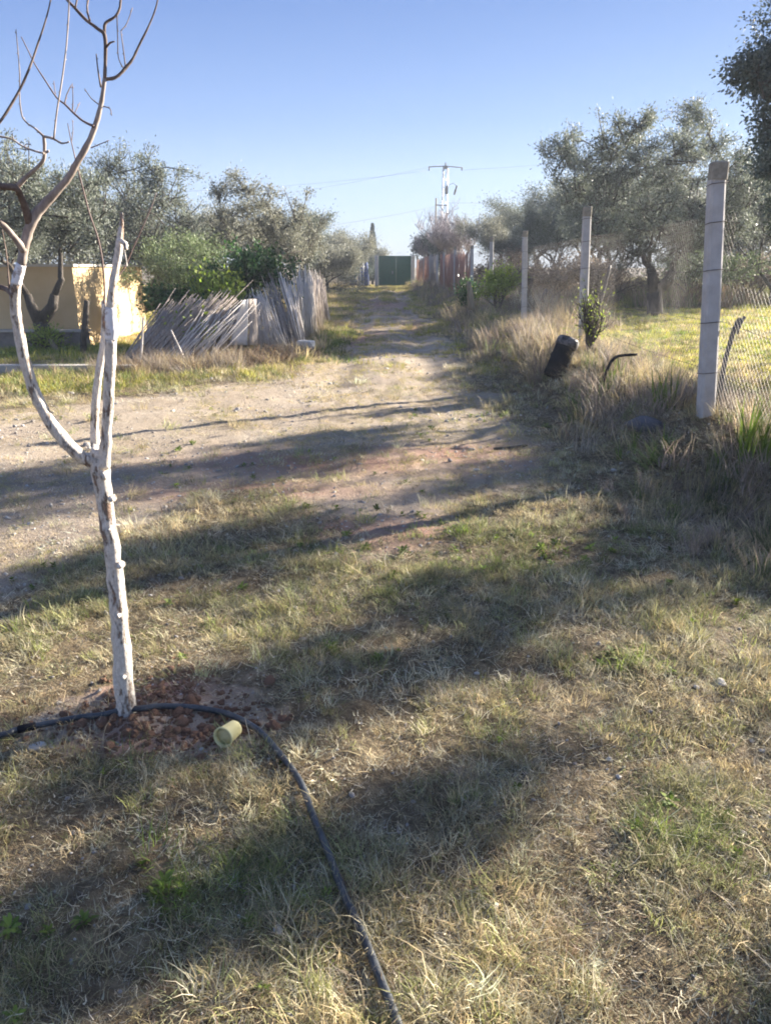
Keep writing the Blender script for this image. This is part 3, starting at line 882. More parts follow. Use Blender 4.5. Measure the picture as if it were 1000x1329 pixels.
L_('branch', [(31, 325, 12), (22, 312, 10), (10, 298, 9), (-8, 280, 9), (-40, 250, 7)], M['smooth_bark'], -0.08, 8, TY-.12)
L_('branch', [(19, 384, 12), (10, 376, 9), (-4, 372, 8), (-25, 372, 7)], M['branch_bark'], 0.05, 7, TY-.12, twigs=[
    ([(12, 375, 3), (11, 352, 2.4), (8, 325, 2), (3, 298, 1.6)], TY-.12, .04)])
# middle pair of stems
L_('limb', [(127, 604, 17), (124, 580, 14), (123, 555, 13), (125, 515, 12.5), (130, 475, 12), (135, 448, 12), (137, 420, 12), (136, 398, 10), (135, 391, 8)], M['lime'], 0.07, 10, TY+0.01)
L_('limb', [(134, 606, 22), (137, 580, 18), (139, 552, 16), (141, 515, 16), (143, 470, 17), (144, 440, 18)], M['lime'], -0.04, 12, TY-0.01)
L_('limb', [(144, 441, 18), (145, 428, 19), (144, 415, 18), (144, 399, 16)], M['fresh_lime'], 0.0, 12, TY-0.05, 0.02)
L_('limb', [(144, 400, 15), (146, 372, 12), (150, 348, 11), (154, 325, 12), (156, 308, 11), (158, 292, 7), (158, 276, 4)], M['lime'], 0.04, 10, TY-0.05, twigs=[
    ([(156, 312, 8), (162, 316, 9), (163, 324, 6)], TY-.04, -.02),
    ([(161, 322, 3), (164, 338, 2), (165, 346, 1.4)], TY-.04, -.02)])
L_('branch', [(135, 394, 4), (136, 380, 3), (134, 347, 3), (128, 312, 2.8), (116, 276, 2.6), (107, 242, 2.5), (98, 206, 2), (92, 180, 1.6), (88, 160, 1.1)], M['twig'], 0.05, 6, TY+.05, twigs=[
    ([(93, 184, 1.4), (95, 168, 1.1), (94, 155, 1)], TY+.1, .01)])
L_('branch', [(148, 365, 4), (162, 347, 2.2), (173, 322, 2), (186, 293, 2), (196, 270, 1.6), (203, 250, 1.2)], M['twig'], 0.08, 6, TY-.03)

# ------------------------------------------------------------------ small things on the near ground
def ground_line(pts, r, lift=0.0):
    out = []
    for a, b in pts:
        g = G(a, b); out.append(Vector((g.x, g.y, g.z+r+lift)))
    return out
hp = [(-260, 1010), (-120, 985), (0, 960), (22, 954), (60, 946), (100, 939), (135, 933), (160, 928), (190, 924), (215, 922), (262, 926), (300, 935), (335, 954), (365, 986), (390, 1022), (405, 1062), (425, 1112), (445, 1162), (470, 1222), (492, 1275), (515, 1335), (540, 1420), (560, 1560)]
pl = ground_line(hp, 0.011, 0.006)
pl, rl = smooth_line(pl, [0.0112]*len(pl), 5)
# a hose keeps its own stiffness: ease out the bumps of the ground
zs = [p.z for p in pl]
for it in range(14): zs = [zs[0]]+[(zs[i-1]+2*zs[i]+zs[i+1])/4 for i in range(1, len(zs)-1)]+[zs[-1]]
for p, z in zip(pl, zs): p.z = max(z+0.003, p.z*0.3+z*0.7)
hose = empty('irrigation_hose', pl[40], 'black plastic irrigation hose curving past the whitewashed trunk', 'hose')
o0 = Vector(hose.location)
mb = MB(); mb.tube([p-o0 for p in pl], rl, 14); mb.build('pipe', M['hose'], hose)
for i in (17,):
    if i+1 < len(pl):
        mb = MB(); d = (pl[i+1]-pl[i]).normalized()
        mb.tube([pl[i]-o0-d*.03, pl[i]-o0-d*.026, pl[i]-o0+d*.026, pl[i]-o0+d*.03], [.012, .0145, .0145, .012], 14)
        mb.build('coupling', M['black'], hose)

g = G(292, 968)
cup = empty('yellow_cup', (g.x, g.y, g.z), 'yellow plastic pot lying on its side by the hose', 'pot')
ax = Vector((-0.30, -0.78, 0.10)).normalized()
Mx = ax.to_track_quat('Z', 'Y').to_matrix().to_4x4()
Mx.translation = Vector((0.012, 0.03, 0.040))
mb = MB(); mb.lathe([(.030, -.045), (.033, -.045), (.039, .036), (.0425, .038), (.0425, .046), (.0385, .046), (.036, .030), (.030, -.036), (.002, -.036)], Mx, 28)
cup.scale = (.88, .88, .88); mb.build('shell', M['yellow'], cup)
mb = MB(); mb.lathe([(.002, .026), (.0352, .026), (.0352, .030), (.002, .031)], Mx, 24); mb.build('filling', M['cream'], cup)

def rock(px, py, r, mat, label, seed, sink=0.3, name='stone', cat='stone'):
    g = G(px, py); r = r*(.65 if r < .1 else 1)
    me = stone_mesh(name, seed, mat, 0.62)
    o = np_obj(name, me); o.location = (g.x, g.y, g.z+r*0.62*(1-sink)); o.scale = (r*1.25, r, r); o.rotation_euler = (0, 0, seed*1.3)
    for p in me.polygons: p.use_smooth = True
    return tag(o, label, cat)
rock(50, 972, .036, M['stone'], 'pale rounded stone in front of the hose left of the trunk', 61)
rock(795, 612, .035, M['stone'], 'small white stone on the shaded ground below the fence bank', 63)
rock(935, 888, .028, M['stone'], 'whitish stone in the shaded grass at the right edge', 64)
rock(618, 611, .03, M['stone'], 'flat white stone on the shaded part of the track', 65)
rock(350, 945, .03, M['clod'], 'reddish clod beside the outer bend of the hose', 66, name='earth_clod', cat='clod')
rock(838, 560, .12, M['dark_steel'], 'dark lump of rubbish in the weeds left of the nearest post', 67, name='rubbish_lump', cat='rubbish')
rock(640, 1178, .017, M['stone'], 'pale pebble in the grass right of the hose', 68, name='pebble', cat='pebble')

# ------------------------------------------------------------------ fence on the right
PY = [6.36, 11.2, 17.6, 23, 28, 33, 38, 43, 48, 53, 58]
PX = [919, 757, 680, 637, 612, 590, 577, 567, 558, 550, 541]
posts = []
for Y, px in zip(PY, PX):
    X = (px-500)/F*(Y*math.cos(PITCH)+0.95*math.sin(PITCH))
    posts.append(Vector((X, Y, h1(X, Y))))
TOPZ = 2.36
fence = empty('wire_fence', posts[0], 'long concrete-post wire fence along the right of the track', 'fence')
f0 = Vector(fence.location)
for i, p in enumerate(posts):
    hgt = TOPZ-p.z-(0.0 if i else 0.0)+[0, .02, -.02, .04, -.05, .03, 0, -.02, .03, 0, 0][i]
    lean = [math.radians(-4.3), math.radians(-2.6), math.radians(-2.4), -.03, -.03, -.02, -.04, -.01, -.02, -.01, -.01][i]
    w = 0.118 if i == 0 else 0.108
    mb = MB()
    # tapering concrete post with chamfered corners, slightly crooked
    levels = [-0.35, 0.3, 0.9, 1.4, hgt-0.13]
    vs = []; fs = []
    b = 0.018
    for li, z in enumerate(levels):
        k = 1.06-0.09*(z/hgt); s = w/2*k
        ox = math.tan(lean)*z+0.004*math.sin(i*3+z*2); oy = 0.01*math.sin(i+z)
        for (x_, y_) in [(-s+b, -s), (s-b, -s), (s, -s+b), (s, s-b), (s-b, s), (-s+b, s), (-s, s-b), (-s, -s+b)]:
            vs.append((x_+ox, y_+oy, z))
    for li in range(len(levels)-1):
        for q in range(8):
            fs.append((li*8+q, li*8+(q+1) % 8, (li+1)*8+(q+1) % 8, (li+1)*8+q))
    fs.append(tuple((len(levels)-1)*8+q for q in range(8)))
    mb.add(vs, fs)
    post = mb.build('post', M['concrete'], fence, smooth=False, loc=p-f0)
    mb = MB(); z = hgt-0.13
    ox = math.tan(lean)*z
    mb.box((ox, 0, z+0.065), (w*1.0, w*1.0, 0.13), bev=0.012)
    mb.build('post_cap', M['lichen'], post, smooth=False)
    for z in (0.35, 0.75, 1.15, 1.5, hgt-0.16):
        if z < hgt and i < 3:
            mb = MB(); k = 1.06-0.09*(z/hgt); s = w/2*k+0.002; ox = math.tan(lean)*z
            mb.tube([(-s+ox, -s, z), (s+ox, -s, z+.012), (s+ox, s, z), (-s+ox, s, z-.01), (-s+ox, -s, z)], 0.003, 5)
            mb.build('wire_tie', M['wire'], post)
def mesh_panel(a, b, cell, r, ztop, zbot):
    """chain link between two posts: zig-zag wires, as geometry"""
    mb = MB()
    d = Vector((b.x-a.x, b.y-a.y, 0)); L = d.length; d.normalize()
    nrm = Vector((-d.y, d.x, 0))
    nz = int((ztop-zbot)/cell)
    ncol = int(L/cell)
    for sgn in (1, -1):
        for c in range(-nz, ncol+1):
            # diagonal wire
            t0 = max(0, -c); t1 = min(nz, ncol-c)
            if t1 <= t0: continue
            pts = []
            for t in (t0, (t0+t1)/2, t1):
                u = (c+t)*cell
                if sgn < 0: u = L-u
                sag = 0.02*math.sin(u*1.3+t*cell)
                zb = zbot+(b.z-a.z)*(u/L)
                pts.append(Vector((a.x, a.y, 0))+d*u+nrm*(sag+0.004*sgn)+Vector((0, 0, zb+t*cell)))
            mb.tube([p-f0 for p in pts], r, 3, cap=False)
    return mb
off = Vector((0.09, 0, 0))
cells = [0.065, 0.075, 0.10, 0.13]
ext = Vector((posts[0].x+0.12, 1.2, h1(posts[0].x+0.12, 1.2)))
mesh_panel(ext+off*0, posts[0]+off*0.6, 0.06, 0.0011, 1.12, 0.05).build('wire_mesh', M['wire'], fence, False)
for i in range(4):
    a, b = posts[i]+off*0.85, posts[i+1]+off*0.85
    mesh_panel(a, b, cells[i], (0.0009, 0.0006, .0006, .0007)[i], a.z+1.6, a.z+0.02).build('wire_mesh', M['wire'], fence, False)
# straining wires
for zz in (0.35, 0.75, 1.15, 1.5):
    mb = MB(); pts = []
    chain = ([ext] if zz < 1.0 else [])+posts
    for i in range(len(chain)-1):
        a, b = chain[i], chain[i+1]
        for s in range(6):
            t = s/6; p = a.lerp(b, t)+off*0.85
            pts.append(p+Vector((0, 0, zz-0.03*math.sin(math.pi*t)))-f0)
    mb.tube(pts, 0.0022, 5); mb.build('strand_wire', M['wire'], fence)
# rusty reed panels tied between the far posts
for i in (5, 6, 7, 8, 9, 10):
    a, b = posts[i-1]+Vector((-.02, .1, 0)), posts[i]+Vector((-.02, -.1, 0))
    d = b-a; L = d.length; mb = MB(); n = int(L/0.085)
    for k in range(n):
        if i in (7,) and k > n*0.6: continue
        t = (k+0.5)/n
        p = a+d*t
        mb.tube([p+Vector((random.gauss(0, .012), 0, 0.0))-f0, p+Vector((random.gauss(0, .03), 0, 1.62+random.gauss(0, .07)))-f0], 0.013, 4)
    mb.build('reed_infill', M['rustpanel'] if i not in (8,) else M['reed'], fence)

# stakes, sticks and hoses standing in the weeds
def stick(name, pts, Y, w, mat, label, cat, rough=.1):
    base = atY(*pts[0], Y if not isinstance(Y, (list, tuple)) else Y[0])
    o = empty(name, (base.x, base.y, base.z), label, cat) if False else None
    mb = MB(); P3 = [atY(a, b, Y)-base for a, b in pts]
    r = w*0.5*mpp(Y); pp, rr = smooth_line(P3, [r*1.1, *[r]*(len(P3)-2), r*.75], 3, 0.15)
    mb.tube(pp, rr, 7, rough=rough)
    ob = mb.build(name, mat, None, loc=base)
    return tag(ob, label, cat)
stick('rusty_stake', [(930, 535), (936, 490), (944, 455), (953, 425), (960, 413)], 6.55, 6.5, M['dark_steel'], 'dark hooked stake leaning right of the nearest post', 'stake')
stick('snapped_twig', [(966, 411), (960, 420), (956, 434)], 6.5, 4, M['dark_steel'], 'short dark tip hanging from the hooked stake', 'twig')
stick('leaning_stick', [(768, 440), (776, 400), (784, 372), (791, 344)], 11.0, 4.5, M['dark_steel'], 'thin dark stick leaning right of the second post', 'stick')
stick('black_hose_end', [(779, 520), (783, 492), (792, 470), (803, 462), (826, 460)], 8.2, 4.2, M['black'], 'black hose end sticking up from weeds between the two nearest posts', 'hose')
stick('mossy_stake', [(611, 402), (610, 385), (608, 366)], 19.5, 8, M['wood'], 'short mossy wooden stake among weeds beyond the third post', 'stake')
stick('dark_stump', [(703, 392), (706, 383), (709, 375)], 19.0, 6, M['dark_steel'], 'small dark stump in the dry weeds right of the third post', 'stump')
stick('fallen_branch', [(640, 583), (662, 581), (684, 578)], G(660, 583).y, 4, M['olive_bark'], 'short dark stick lying on the shaded track', 'stick')

# black plastic drum leaning in the grass
g = G(717, 492)
drum = empty('plastic_drum', (g.x, g.y, g.z), 'black plastic drum leaning in the grass before the second post', 'drum')
s = mpp(g.y)
ax = Vector((0.40, 0.25, 0.92)).normalized()
Mx = ax.to_track_quat('Z', 'Y').to_matrix().to_4x4(); Mx.translation = Vector((0.0, 0, 0.03))
R_, L2 = 14*s, 54*s
mb = MB(); mb.lathe([(R_*.9, 0), (R_, .02), (R_*.98, L2*.3), (R_*1.03, L2*.32), (R_*.98, L2*.35), (R_, L2*.7), (R_*.97, L2*.78)], Mx, 22); mb.build('barrel', M['black'], drum)
mb = MB(); mb.lathe([(R_*.965, L2*.76), (R_*1.06, L2*.79), (R_*1.08, L2*.94), (R_*.96, L2), (R_*.7, L2*1.01), (R_*.68, L2*.97)], Mx, 22)
mb.build('lid', simple('dusty_black_lid', [(0.4, (0.02, 0.02, 0.024)), (0.65, (0.22, 0.2, 0.19))], 14, 0.6), drum)
mb = MB(); c = Mx @ Vector((R_*1.05, 0, L2*.75)); c2 = Mx @ Vector((R_*1.45, 0, L2*.55)); c3 = Mx @ Vector((R_*1.02, 0, L2*.4)); mb.tube([c, c2, c3], .016, 8); mb.build('handle', M['black'], drum)

# ------------------------------------------------------------------ left: ochre wall, kerbs, reed screens
def corner(px, py, Y): return atY(px, py, Y)
WY = 16.2
wc = atY(106, 452, WY)
wall = empty('ochre_building', (wc.x, WY, h1(wc.x, WY)), 'low ochre-plastered building corner behind the left olive tree', 'building')
w0 = Vector(wall.location)
ztop = atY(106, 346, WY).z; xr = wc.x
zl = atY(5, 384, WY).z
xl = atY(8, 400, WY).x
mb = MB()
mb.box(((xr-2.2+xr)/2-w0.x+0, 0.0+2.3, (ztop)/2-w0.z), (2.2, 4.6, ztop), 0)      # corner block, sunlit side faces the track
mb.build('wall', M['plaster'], wall, False)
mb = MB(); mb.box((xr-2.2-4.0-w0.x-0.003, 1.0, zl/2-w0.z), (8.0, 1.9, zl)); mb.build('wall', M['plaster'], wall, False)
mb = MB(); mb.box((xr-1.1-w0.x, 2.3, ztop+0.022-w0.z), (2.3, 4.7, 0.05)); mb.build('parapet', M['coping'], wall, False)
mb = MB(); mb.box((xr-4.6-w0.x, -0.14, 0.17-w0.z), (9.6, 0.26, 0.34)); mb.build('plinth', M['render_grey'], wall, False)
mb = MB(); mb.box((xr-4.6-w0.x, -0.15, 0.365-w0.z), (9.7, 0.3, 0.04)); mb.build('coping', M['coping'], wall, False)
g = G(60, 487)
mb = MB(); mb.box((0, 0, 0.04), (7.0, 0.2, 0.22), bev=0.01)
kerb = mb.build('low_kerb', M['coping'], None, False, loc=(g.x-2.1, g.y+0.1, g.z)); tag(kerb, 'low pale concrete kerb in the grass below the ochre wall', 'kerb')
# stick standing before the wall
stick('dark_pole', [(112, 476), (108, 450), (111, 420), (113, 390)], 14.6, 9, M['olive_bark'], 'dark weathered stick standing before the ochre wall', 'pole')
stick('leaning_prop', [(82, 470), (72, 452), (64, 440)], 14.9, 7, M['wood'], 'grey prop leaning against the left olive trunk', 'prop')

def reed_screen(b0, b1, t0, t1, Yb, Yt, n, mat, label, rad=0.010, jit=0.05, layers=1):
    """canes from the ground line b0-b1 to the top line t0-t1 (photo pixels at distances Yb, Yt)"""
    A = atY(*b0, Yb[0]); B = atY(*b1, Yb[1]); Tp = atY(*t0, Yt[0]); Q = atY(*t1, Yt[1])
    o0 = (A+B)/2
    mb = MB()
    for k in range(n):
        t = (k+random.random())/n
        p = A.lerp(B, t)+Vector((random.gauss(0, jit), random.gauss(0, .03), 0)); q = Tp.lerp(Q, min(1, max(0, t+random.gauss(0, .03))))
        e = random.gauss(-.03, 0.13); jit_ = jit
        q = q+(q-p)*e+Vector((random.gauss(0, jit*2.2), random.gauss(0, .05), 0))
        m_ = p.lerp(q, 0.5)+Vector((random.gauss(0, .02), random.gauss(0, .015), random.gauss(0, .015)))
        mb.tube([p-o0, m_-o0, q-o0], [rad*random.uniform(.6, 1.1), rad*.8, rad*random.uniform(.3, .7)], 5)
    o = mb.build('reed_screen', mat, None, True, loc=o0)
    return tag(o, label, 'reed screen', 'collapsed reed screens left of the track')
reed_screen((150, 478), (225, 474), (215, 398), (300, 388), (13.4, 13.7), (14.2, 14.6), 210, M['reed'], 'reed screen slumped far over, leftmost before the ochre wall', .013)
reed_screen((205, 480), (268, 478), (282, 405), (318, 400), (13.3, 13.5), (14.0, 14.4), 36, M['reed_pale'], 'loose bleached canes sliding over the slumped leftmost screen', .012, .09)
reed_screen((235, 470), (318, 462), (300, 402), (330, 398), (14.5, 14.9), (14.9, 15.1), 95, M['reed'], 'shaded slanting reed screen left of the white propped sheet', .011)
reed_screen((331, 455), (372, 452), (330, 392), (340, 384), (15.0, 15.2), (15.2, 15.4), 70, M['reed_pale'], 'flared reed skirt just right of the white propped sheet', .011, .03)
reed_screen((362, 452), (396, 448), (335, 388), (372, 362), (15.5, 16.2), (16.2, 17.2), 110, M['reed'], 'grey reed screen leaning left beside the tall bleached screen', .012)
reed_screen((386, 448), (398, 444), (360, 352), (380, 362), (15.9, 16.4), (16.6, 17), 14, M['reed_pale'], 'thick pale canes crossing before the bleached upright screen', .02, .03)
reed_screen((390, 440), (409, 430), (384, 362), (404, 360), (17.0, 19.0), (17.0, 19.0), 95, M['reed_pale'], 'tall bleached reed screen standing nearly upright', .013, .02)
reed_screen((404, 432), (427, 415), (402, 362), (416, 362), (19.3, 23.5), (19.3, 23.5), 90, M['reed'], 'farthest reed screen, grey and tipping toward the track', .014, .03)
reed_screen((424, 418), (428, 414), (412, 360), (415, 362), (23, 23.6), (23, 23.6), 5, M['reed_pale'], 'slanting canes closing the far end of the reed row', .03, .02)
def sheet(c, label, Yn, th=0.02, mat=None):
    P4 = [atY(a, b, Y) for (a, b), Y in zip(c, Yn)]
    o0 = sum(P4, Vector())/4
    nrm = (P4[1]-P4[0]).cross(P4[3]-P4[0]).normalized()*th
    n = 8; vs = []; fs = []
    for side in (0, 1):
        for i in range(n+1):
            for j in range(n+1):
                u, v = i/n, j/n
                p = P4[0].lerp(P4[1], u).lerp(P4[3].lerp(P4[2], u), v)+nrm*(side+0.8*math.sin(u*7+v*3)*math.sin(v*4))
                vs.append(tuple(p-o0))
    m_ = (n+1)**2
    for i in range(n):
        for j in range(n):
            a = i*(n+1)+j
            fs.append((a, a+1, a+n+2, a+n+1)); fs.append((m_+a, m_+a+n+1, m_+a+n+2, m_+a+1))
    for i in range(n):
        for a, b in ((i, i+1), (n*(n+1)+i+1, n*(n+1)+i)): fs.append((a, m_+a, m_+b, b))
        a, b = i*(n+1), (i+1)*(n+1); fs.append((b, m_+b, m_+a, a))
        a, b = i*(n+1)+n, (i+1)*(n+1)+n; fs.append((a, m_+a, m_+b, b))
    mb = MB(); mb.add(vs, fs); o = mb.build('propped_sheet', mat or M['sheet'], None, True, loc=o0)
    return tag(o, label, 'sheet')
sheet([(297, 448), (321, 448), (322, 388), (314, 390)], 'grimy white sheet propped upright between the reed screens', (14.1, 14.2, 14.35, 14.25))
sheet([(322, 448), (333, 448), (331, 388), (322, 388)], 'grey sheet standing in for the shaded slot right of the white propped sheet', (14.25, 14.8, 14.9, 14.4), mat=M['reed'])  # added panel: its darker colour stands for the shade in the open slot
g = G(397, 458)
mb = MB(); mb.box((0, 0, 0.10), (0.33, 0.2, 0.27), rz=-0.5, bev=0.02)
tag(mb.build('concrete_block', M['sheet'], None, False, loc=(g.x, g.y+.05, g.z)), 'whitish concrete block where the reed row meets the track', 'block')
stick('thin_stake', [(181, 486), (184, 450), (186, 412)], 13.0, 3.2, M['reed_pale'], 'thin pale stake upright before the leftmost reed screen', 'stake')
stick('cut_cane', [(246, 480), (232, 450), (222, 428)], 13.2, 2.6, M['reed_pale'], 'single cane sticking up from the weeds before the slumped screens', 'cane')

# ------------------------------------------------------------------ trees
def skeleton(seed, levels=4, kids=(4, 3, 3, 3), spread=0.62, up=0.25, len0=1.0, decay=0.72, fork=0.28, trunk_lean=0.1, steps=4, jig=0.14, nstem=1):
    r = np.random.RandomState(seed)
    segs = []    # (points, radii, level)
    tips = []
    def grow(p, d, L, rad, lv):
        pts = [p.copy()]; rr = [rad]
        q = p.copy(); dd = d.copy()
        for s in range(steps):
            dd = dd + r.randn(3)*jig + np.array([0, 0, up*0.35])*(lv > 0)
            dd /= np.linalg.norm(dd)
            q = q+dd*L/steps
            pts.append(q.copy()); rr.append(rad*(1-0.42*(s+1)/steps))
        segs.append((pts, rr, lv))
        if lv >= levels: tips.append(pts); return
        n = kids[min(lv, len(kids)-1)]
        for k in range(n):
            t = 1.0 if k == 0 else 0.45+0.55*r.rand()
            i = min(int(t*steps), steps); b = pts[i]
            az = 2*np.pi*(k+r.rand()*0.8)/n
            ortho = np.cross(dd, [0, 0, 1.0]); 
            if np.linalg.norm(ortho) < 1e-3: ortho = np.array([1., 0, 0])
            ortho /= np.linalg.norm(ortho); o2 = np.cross(dd, ortho)
            sp = spread*(0.6+0.7*r.rand())
            nd = dd*np.cos(sp)+(ortho*np.cos(az)+o2*np.sin(az))*np.sin(sp)
            nd[2] += up*(0.5+r.rand())
            nd /= np.linalg.norm(nd)
            grow(b, nd, L*decay*(0.75+0.5*r.rand()), rr[i]*(0.8 if k == 0 else 0.62), lv+1)
    for s in range(nstem):
        d0 = np.array([r.randn()*trunk_lean, r.randn()*trunk_lean, 1.0]); d0 /= np.linalg.norm(d0)
        grow(np.zeros(3), d0, fork*2.2, 0.085 if nstem == 1 else 0.06, 0)
    return segs, tips
def fit(segs, tips, Hh, Rr):
    A = np.array([p for t in tips for p in t])
    c = A[:, :2].mean(0); zc = A[:, 2].mean()
    kz = Hh/A[:, 2].max(); kr = Rr/np.percentile(np.hypot(*(A[:, :2]-c*(A[:, 2:]/zc)).T), 97)
    def tr(p): return np.array([(p[0]-c[0]*p[2]/zc)*kr, (p[1]-c[1]*p[2]/zc)*kr, p[2]*kz])
    segs = [([tr(p) for p in a], b, l) for a, b, l in segs]
    tips = [[tr(p) for p in a] for a in tips]
    return segs, tips
def leaf_cloud(name, tips, n, L, W, sigma, mat, seed, droop=0.0, clump=0.55):
    r = np.random.RandomState(seed)
    T = np.array(tips)      # (nt, steps+1, 3)
    nt_, ns, _ = T.shape
    w = np.exp(clump*r.randn(nt_)); w /= w.sum()
    ti = r.choice(nt_, n, p=w)
    u = np.sqrt(r.rand(n))*(ns-1)*0.999
    i0 = u.astype(int); f = (u-i0)[:, None]
    p = T[ti, i0]*(1-f)+T[ti, i0+1]*f
    axis = T[ti, i0+1]-T[ti, i0]; axis /= np.linalg.norm(axis, axis=1)[:, None]+1e-9
    off_ = r.randn(n, 3)*sigma*(0.35+0.65*r.rand(n, 1))
    p = p+off_
    d = axis*0.7+r.randn(n, 3)*0.75+off_/sigma*0.3; d[:, 2] -= droop
    d /= np.linalg.norm(d, axis=1)[:, None]
    s = np.cross(d, r.randn(n, 3)); s /= np.linalg.norm(s, axis=1)[:, None]+1e-9
    Ls = (L*(0.6+0.7*r.rand(n)))[:, None]; Ws = (W*(0.7+0.6*r.rand(n)))[:, None]
    V = np.stack([p, p+d*Ls*.5+s*Ws*.5, p+d*Ls, p+d*Ls*.5-s*Ws*.5], 1).reshape(-1, 3)
    Q = np.arange(n*4).reshape(n, 4)
    tv = r.rand(nt_)
    rv = np.repeat(np.clip(0.55*r.rand(n)+0.45*tv[ti], 0, 1), 4)
    return np_mesh(name, V, Q, None, mat, False, {'rv': rv})
def wood_mesh(segs, scale_r, maxlv, mat, name='trunk', rough=0.12):
    mb = MB()
    for pts, rr, lv in segs:
        if lv > maxlv: continue
        sides = (9, 7, 5, 4, 3)[min(lv, 4)]
        mb.tube([Vector(p) for p in pts], [max(r_*scale_r, 0.005) for r_ in rr], sides, cap=False, rough=rough if lv < 2 else 0)
    me = bpy.data.meshes.new(name); me.from_pydata(mb.v, [], mb.f)
    me.polygons.foreach_set('use_smooth', [True]*len(me.polygons)); me.materials.append(mat); me.update()
    return me
def tree_meshes(seed, Hh, Rr, nleaf, L, W, sigma, mat, trunk_s=1.6, levels=3, bark=None, kids=(4, 4, 4, 3), clump=.55, **kw):
    segs, tips = skeleton(seed, levels=levels, kids=kids, **kw)
    segs, tips = fit(segs, tips, Hh, Rr)
    return (wood_mesh(segs, trunk_s, levels, bark or M['olive_bark']), leaf_cloud('crown', tips, nleaf, L, W, sigma, mat, seed+1, clump=clump))
def place_tree(name, ms, x, y, label, cat='tree', group=None, s=(1, 1, 1), rz=0.0, dz=0.0):
    t = empty(name, (x, y, h1(x, y)-0.03+dz), label, cat, group)
    t.scale = s; t.rotation_euler = (0, 0, rz)
    a = np_obj('trunk', ms[0], t); b = np_obj('crown', ms[1], t)
    return t
def lobe_tree(name, bx_, by_, lobes, nleaf, L, W, mat, label, cat='tree', group=None, seed=1, tr=.14, fork_z=1.0, nsub=14, sigma=.11, forks=((0, 0),), bark=None, elong=1.25):
    """a tree whose limbs run to given crown masses: lobes are (x, y, z, r) in world metres"""
    r = np.random.RandomState(seed)
    z0 = h1(bx_, by_)-.05
    base = np.array([bx_, by_, z0])
    t = empty(name, (bx_, by_, z0), label, cat, group)
    mb = MB(); tips = []; vol = []
    fk = [np.array([bx_+fx_, by_+r.randn()*.05, z0+fork_z]) for fx_, _ in forks]
    mb.tube([Vector((0, 0, -.1)), Vector((0, 0, .15)), Vector(tuple((fk[0]-base)*np.array([.3, .3, .55])))], [tr*1.35, tr*1.1, tr], 10, rough=.14)
    for f_ in fk:
        mb.tube([Vector(tuple((fk[0]-base)*np.array([.3, .3, .55]))), Vector(tuple((f_-base)*np.array([.75, 1, .8]))), Vector(tuple(f_-base))], [tr*.9, tr*.75, tr*.6], 9, rough=.12)
    nodes = [(f_, tr*.62) for f_ in fk]
    ax_ = np.array([bx_, by_, z0+fork_z])
    for (lx, ly, lz, lr) in sorted(lobes, key=lambda q: np.linalg.norm(np.array(q[:3])-ax_)):
        c = np.array([lx, ly, lz])
        # limbs branch off the limbs already there
        f_, fr = min(nodes, key=lambda q: np.linalg.norm(q[0]-c)-2.0*q[1]+(5 if q[0][2] > c[2]+.1 else 0))
        L0 = np.linalg.norm(c-f_)
        path = [f_]
        for q in range(1, 6):
            u = q/6; path.append(f_*(1-u)+c*u+np.array([0, 0, .10*L0*math.sin(math.pi*u)*1.2])+r.randn(3)*.07*L0)
        path += [c, c+np.array([0, 0, lr*.7])]
        rr_ = [fr*.8*(1-.75*q/6) for q in range(7)]+[.006]
        pp, rq = smooth_line([Vector(tuple(p-base)) for p in path], rr_, 2)
        mb.tube(pp, rq, 7, rough=.1)
        nodes += [(path[2], fr*.5), (path[3], fr*.44), (path[4], fr*.38), (c, max(fr*.25, .015))]
        lr = lr*1.22; k = max(6, int(1.3*nsub*(lr/.7)**1.5))
        for i in range(k):
            d = r.randn(3); d[2] = d[2]*.8+.35; d /= np.linalg.norm(d)
            rad = lr*(.25+.85*r.rand()**.8)*(1.35 if r.rand() < .22 else 1)
            a = c+r.randn(3)*lr*.3; e = c+d*rad*np.array([1, 1, elong])
            m_ = (a+e)/2+r.randn(3)*lr*.08
            e2 = e+(e-m_)*.25+np.array([0, 0, .08*lr])
            pts = [a, (a+m_)/2, m_, e, e2]
            mb.tube([Vector(tuple(p-base)) for p in pts], [.022, .018, .014, .009, .005], 4, cap=False)
            tips.append([p-base for p in pts]); vol.append(lr)
            for q in range(3):
                b_ = m_*(.3+.4*r.rand())+e*.5; b_ = m_+(e-m_)*r.rand()
                g_ = b_+(r.randn(3)*.7+d*.4)*lr*.5
                pts = [b_, b_+(g_-b_)*.25, b_+(g_-b_)*.5, b_+(g_-b_)*.75, g_]
                mb.tube([Vector(tuple(p-base)) for p in (b_, g_)], [.010, .004], 3, cap=False)
                tips.append([p-base for p in pts]); vol.append(lr*.7)
    mb.build('trunk', bark or M['olive_bark'], t)
    np_obj('crown', leaf_cloud('crown', tips, nleaf, L, W, sigma, mat, seed+5, clump=.5), t)
    return t
def plobes(lst, Y, dy=.7, seed=3):
    r = np.random.RandomState(seed); out = []
    for px, py, rp in lst:
        yy = Y+r.randn()*dy; p = atY(px, py, yy); out.append((p.x, p.y, p.z, rp*mpp(yy, p.z)))
    return out
GL = 'olive trees left of the track'; GR = 'olive trees right of the track'
O1 = tree_meshes(101, 3.7, 2.2, 34000, .075, .020, .15, M['olive_leaf'], 2.5, 3, spread=.75, up=.35, fork=.34)
O2 = tree_meshes(112, 4.1, 1.9, 36000, .085, .024, .18, M['olive_leaf'], 1.8, 3, spread=.55, up=.5, fork=.25)
O3 = tree_meshes(123, 4.2, 1.9, 38000, .085, .024, .17, M['olive_leaf_tan'], 1.7, 3, spread=.5, up=.6, fork=.25)
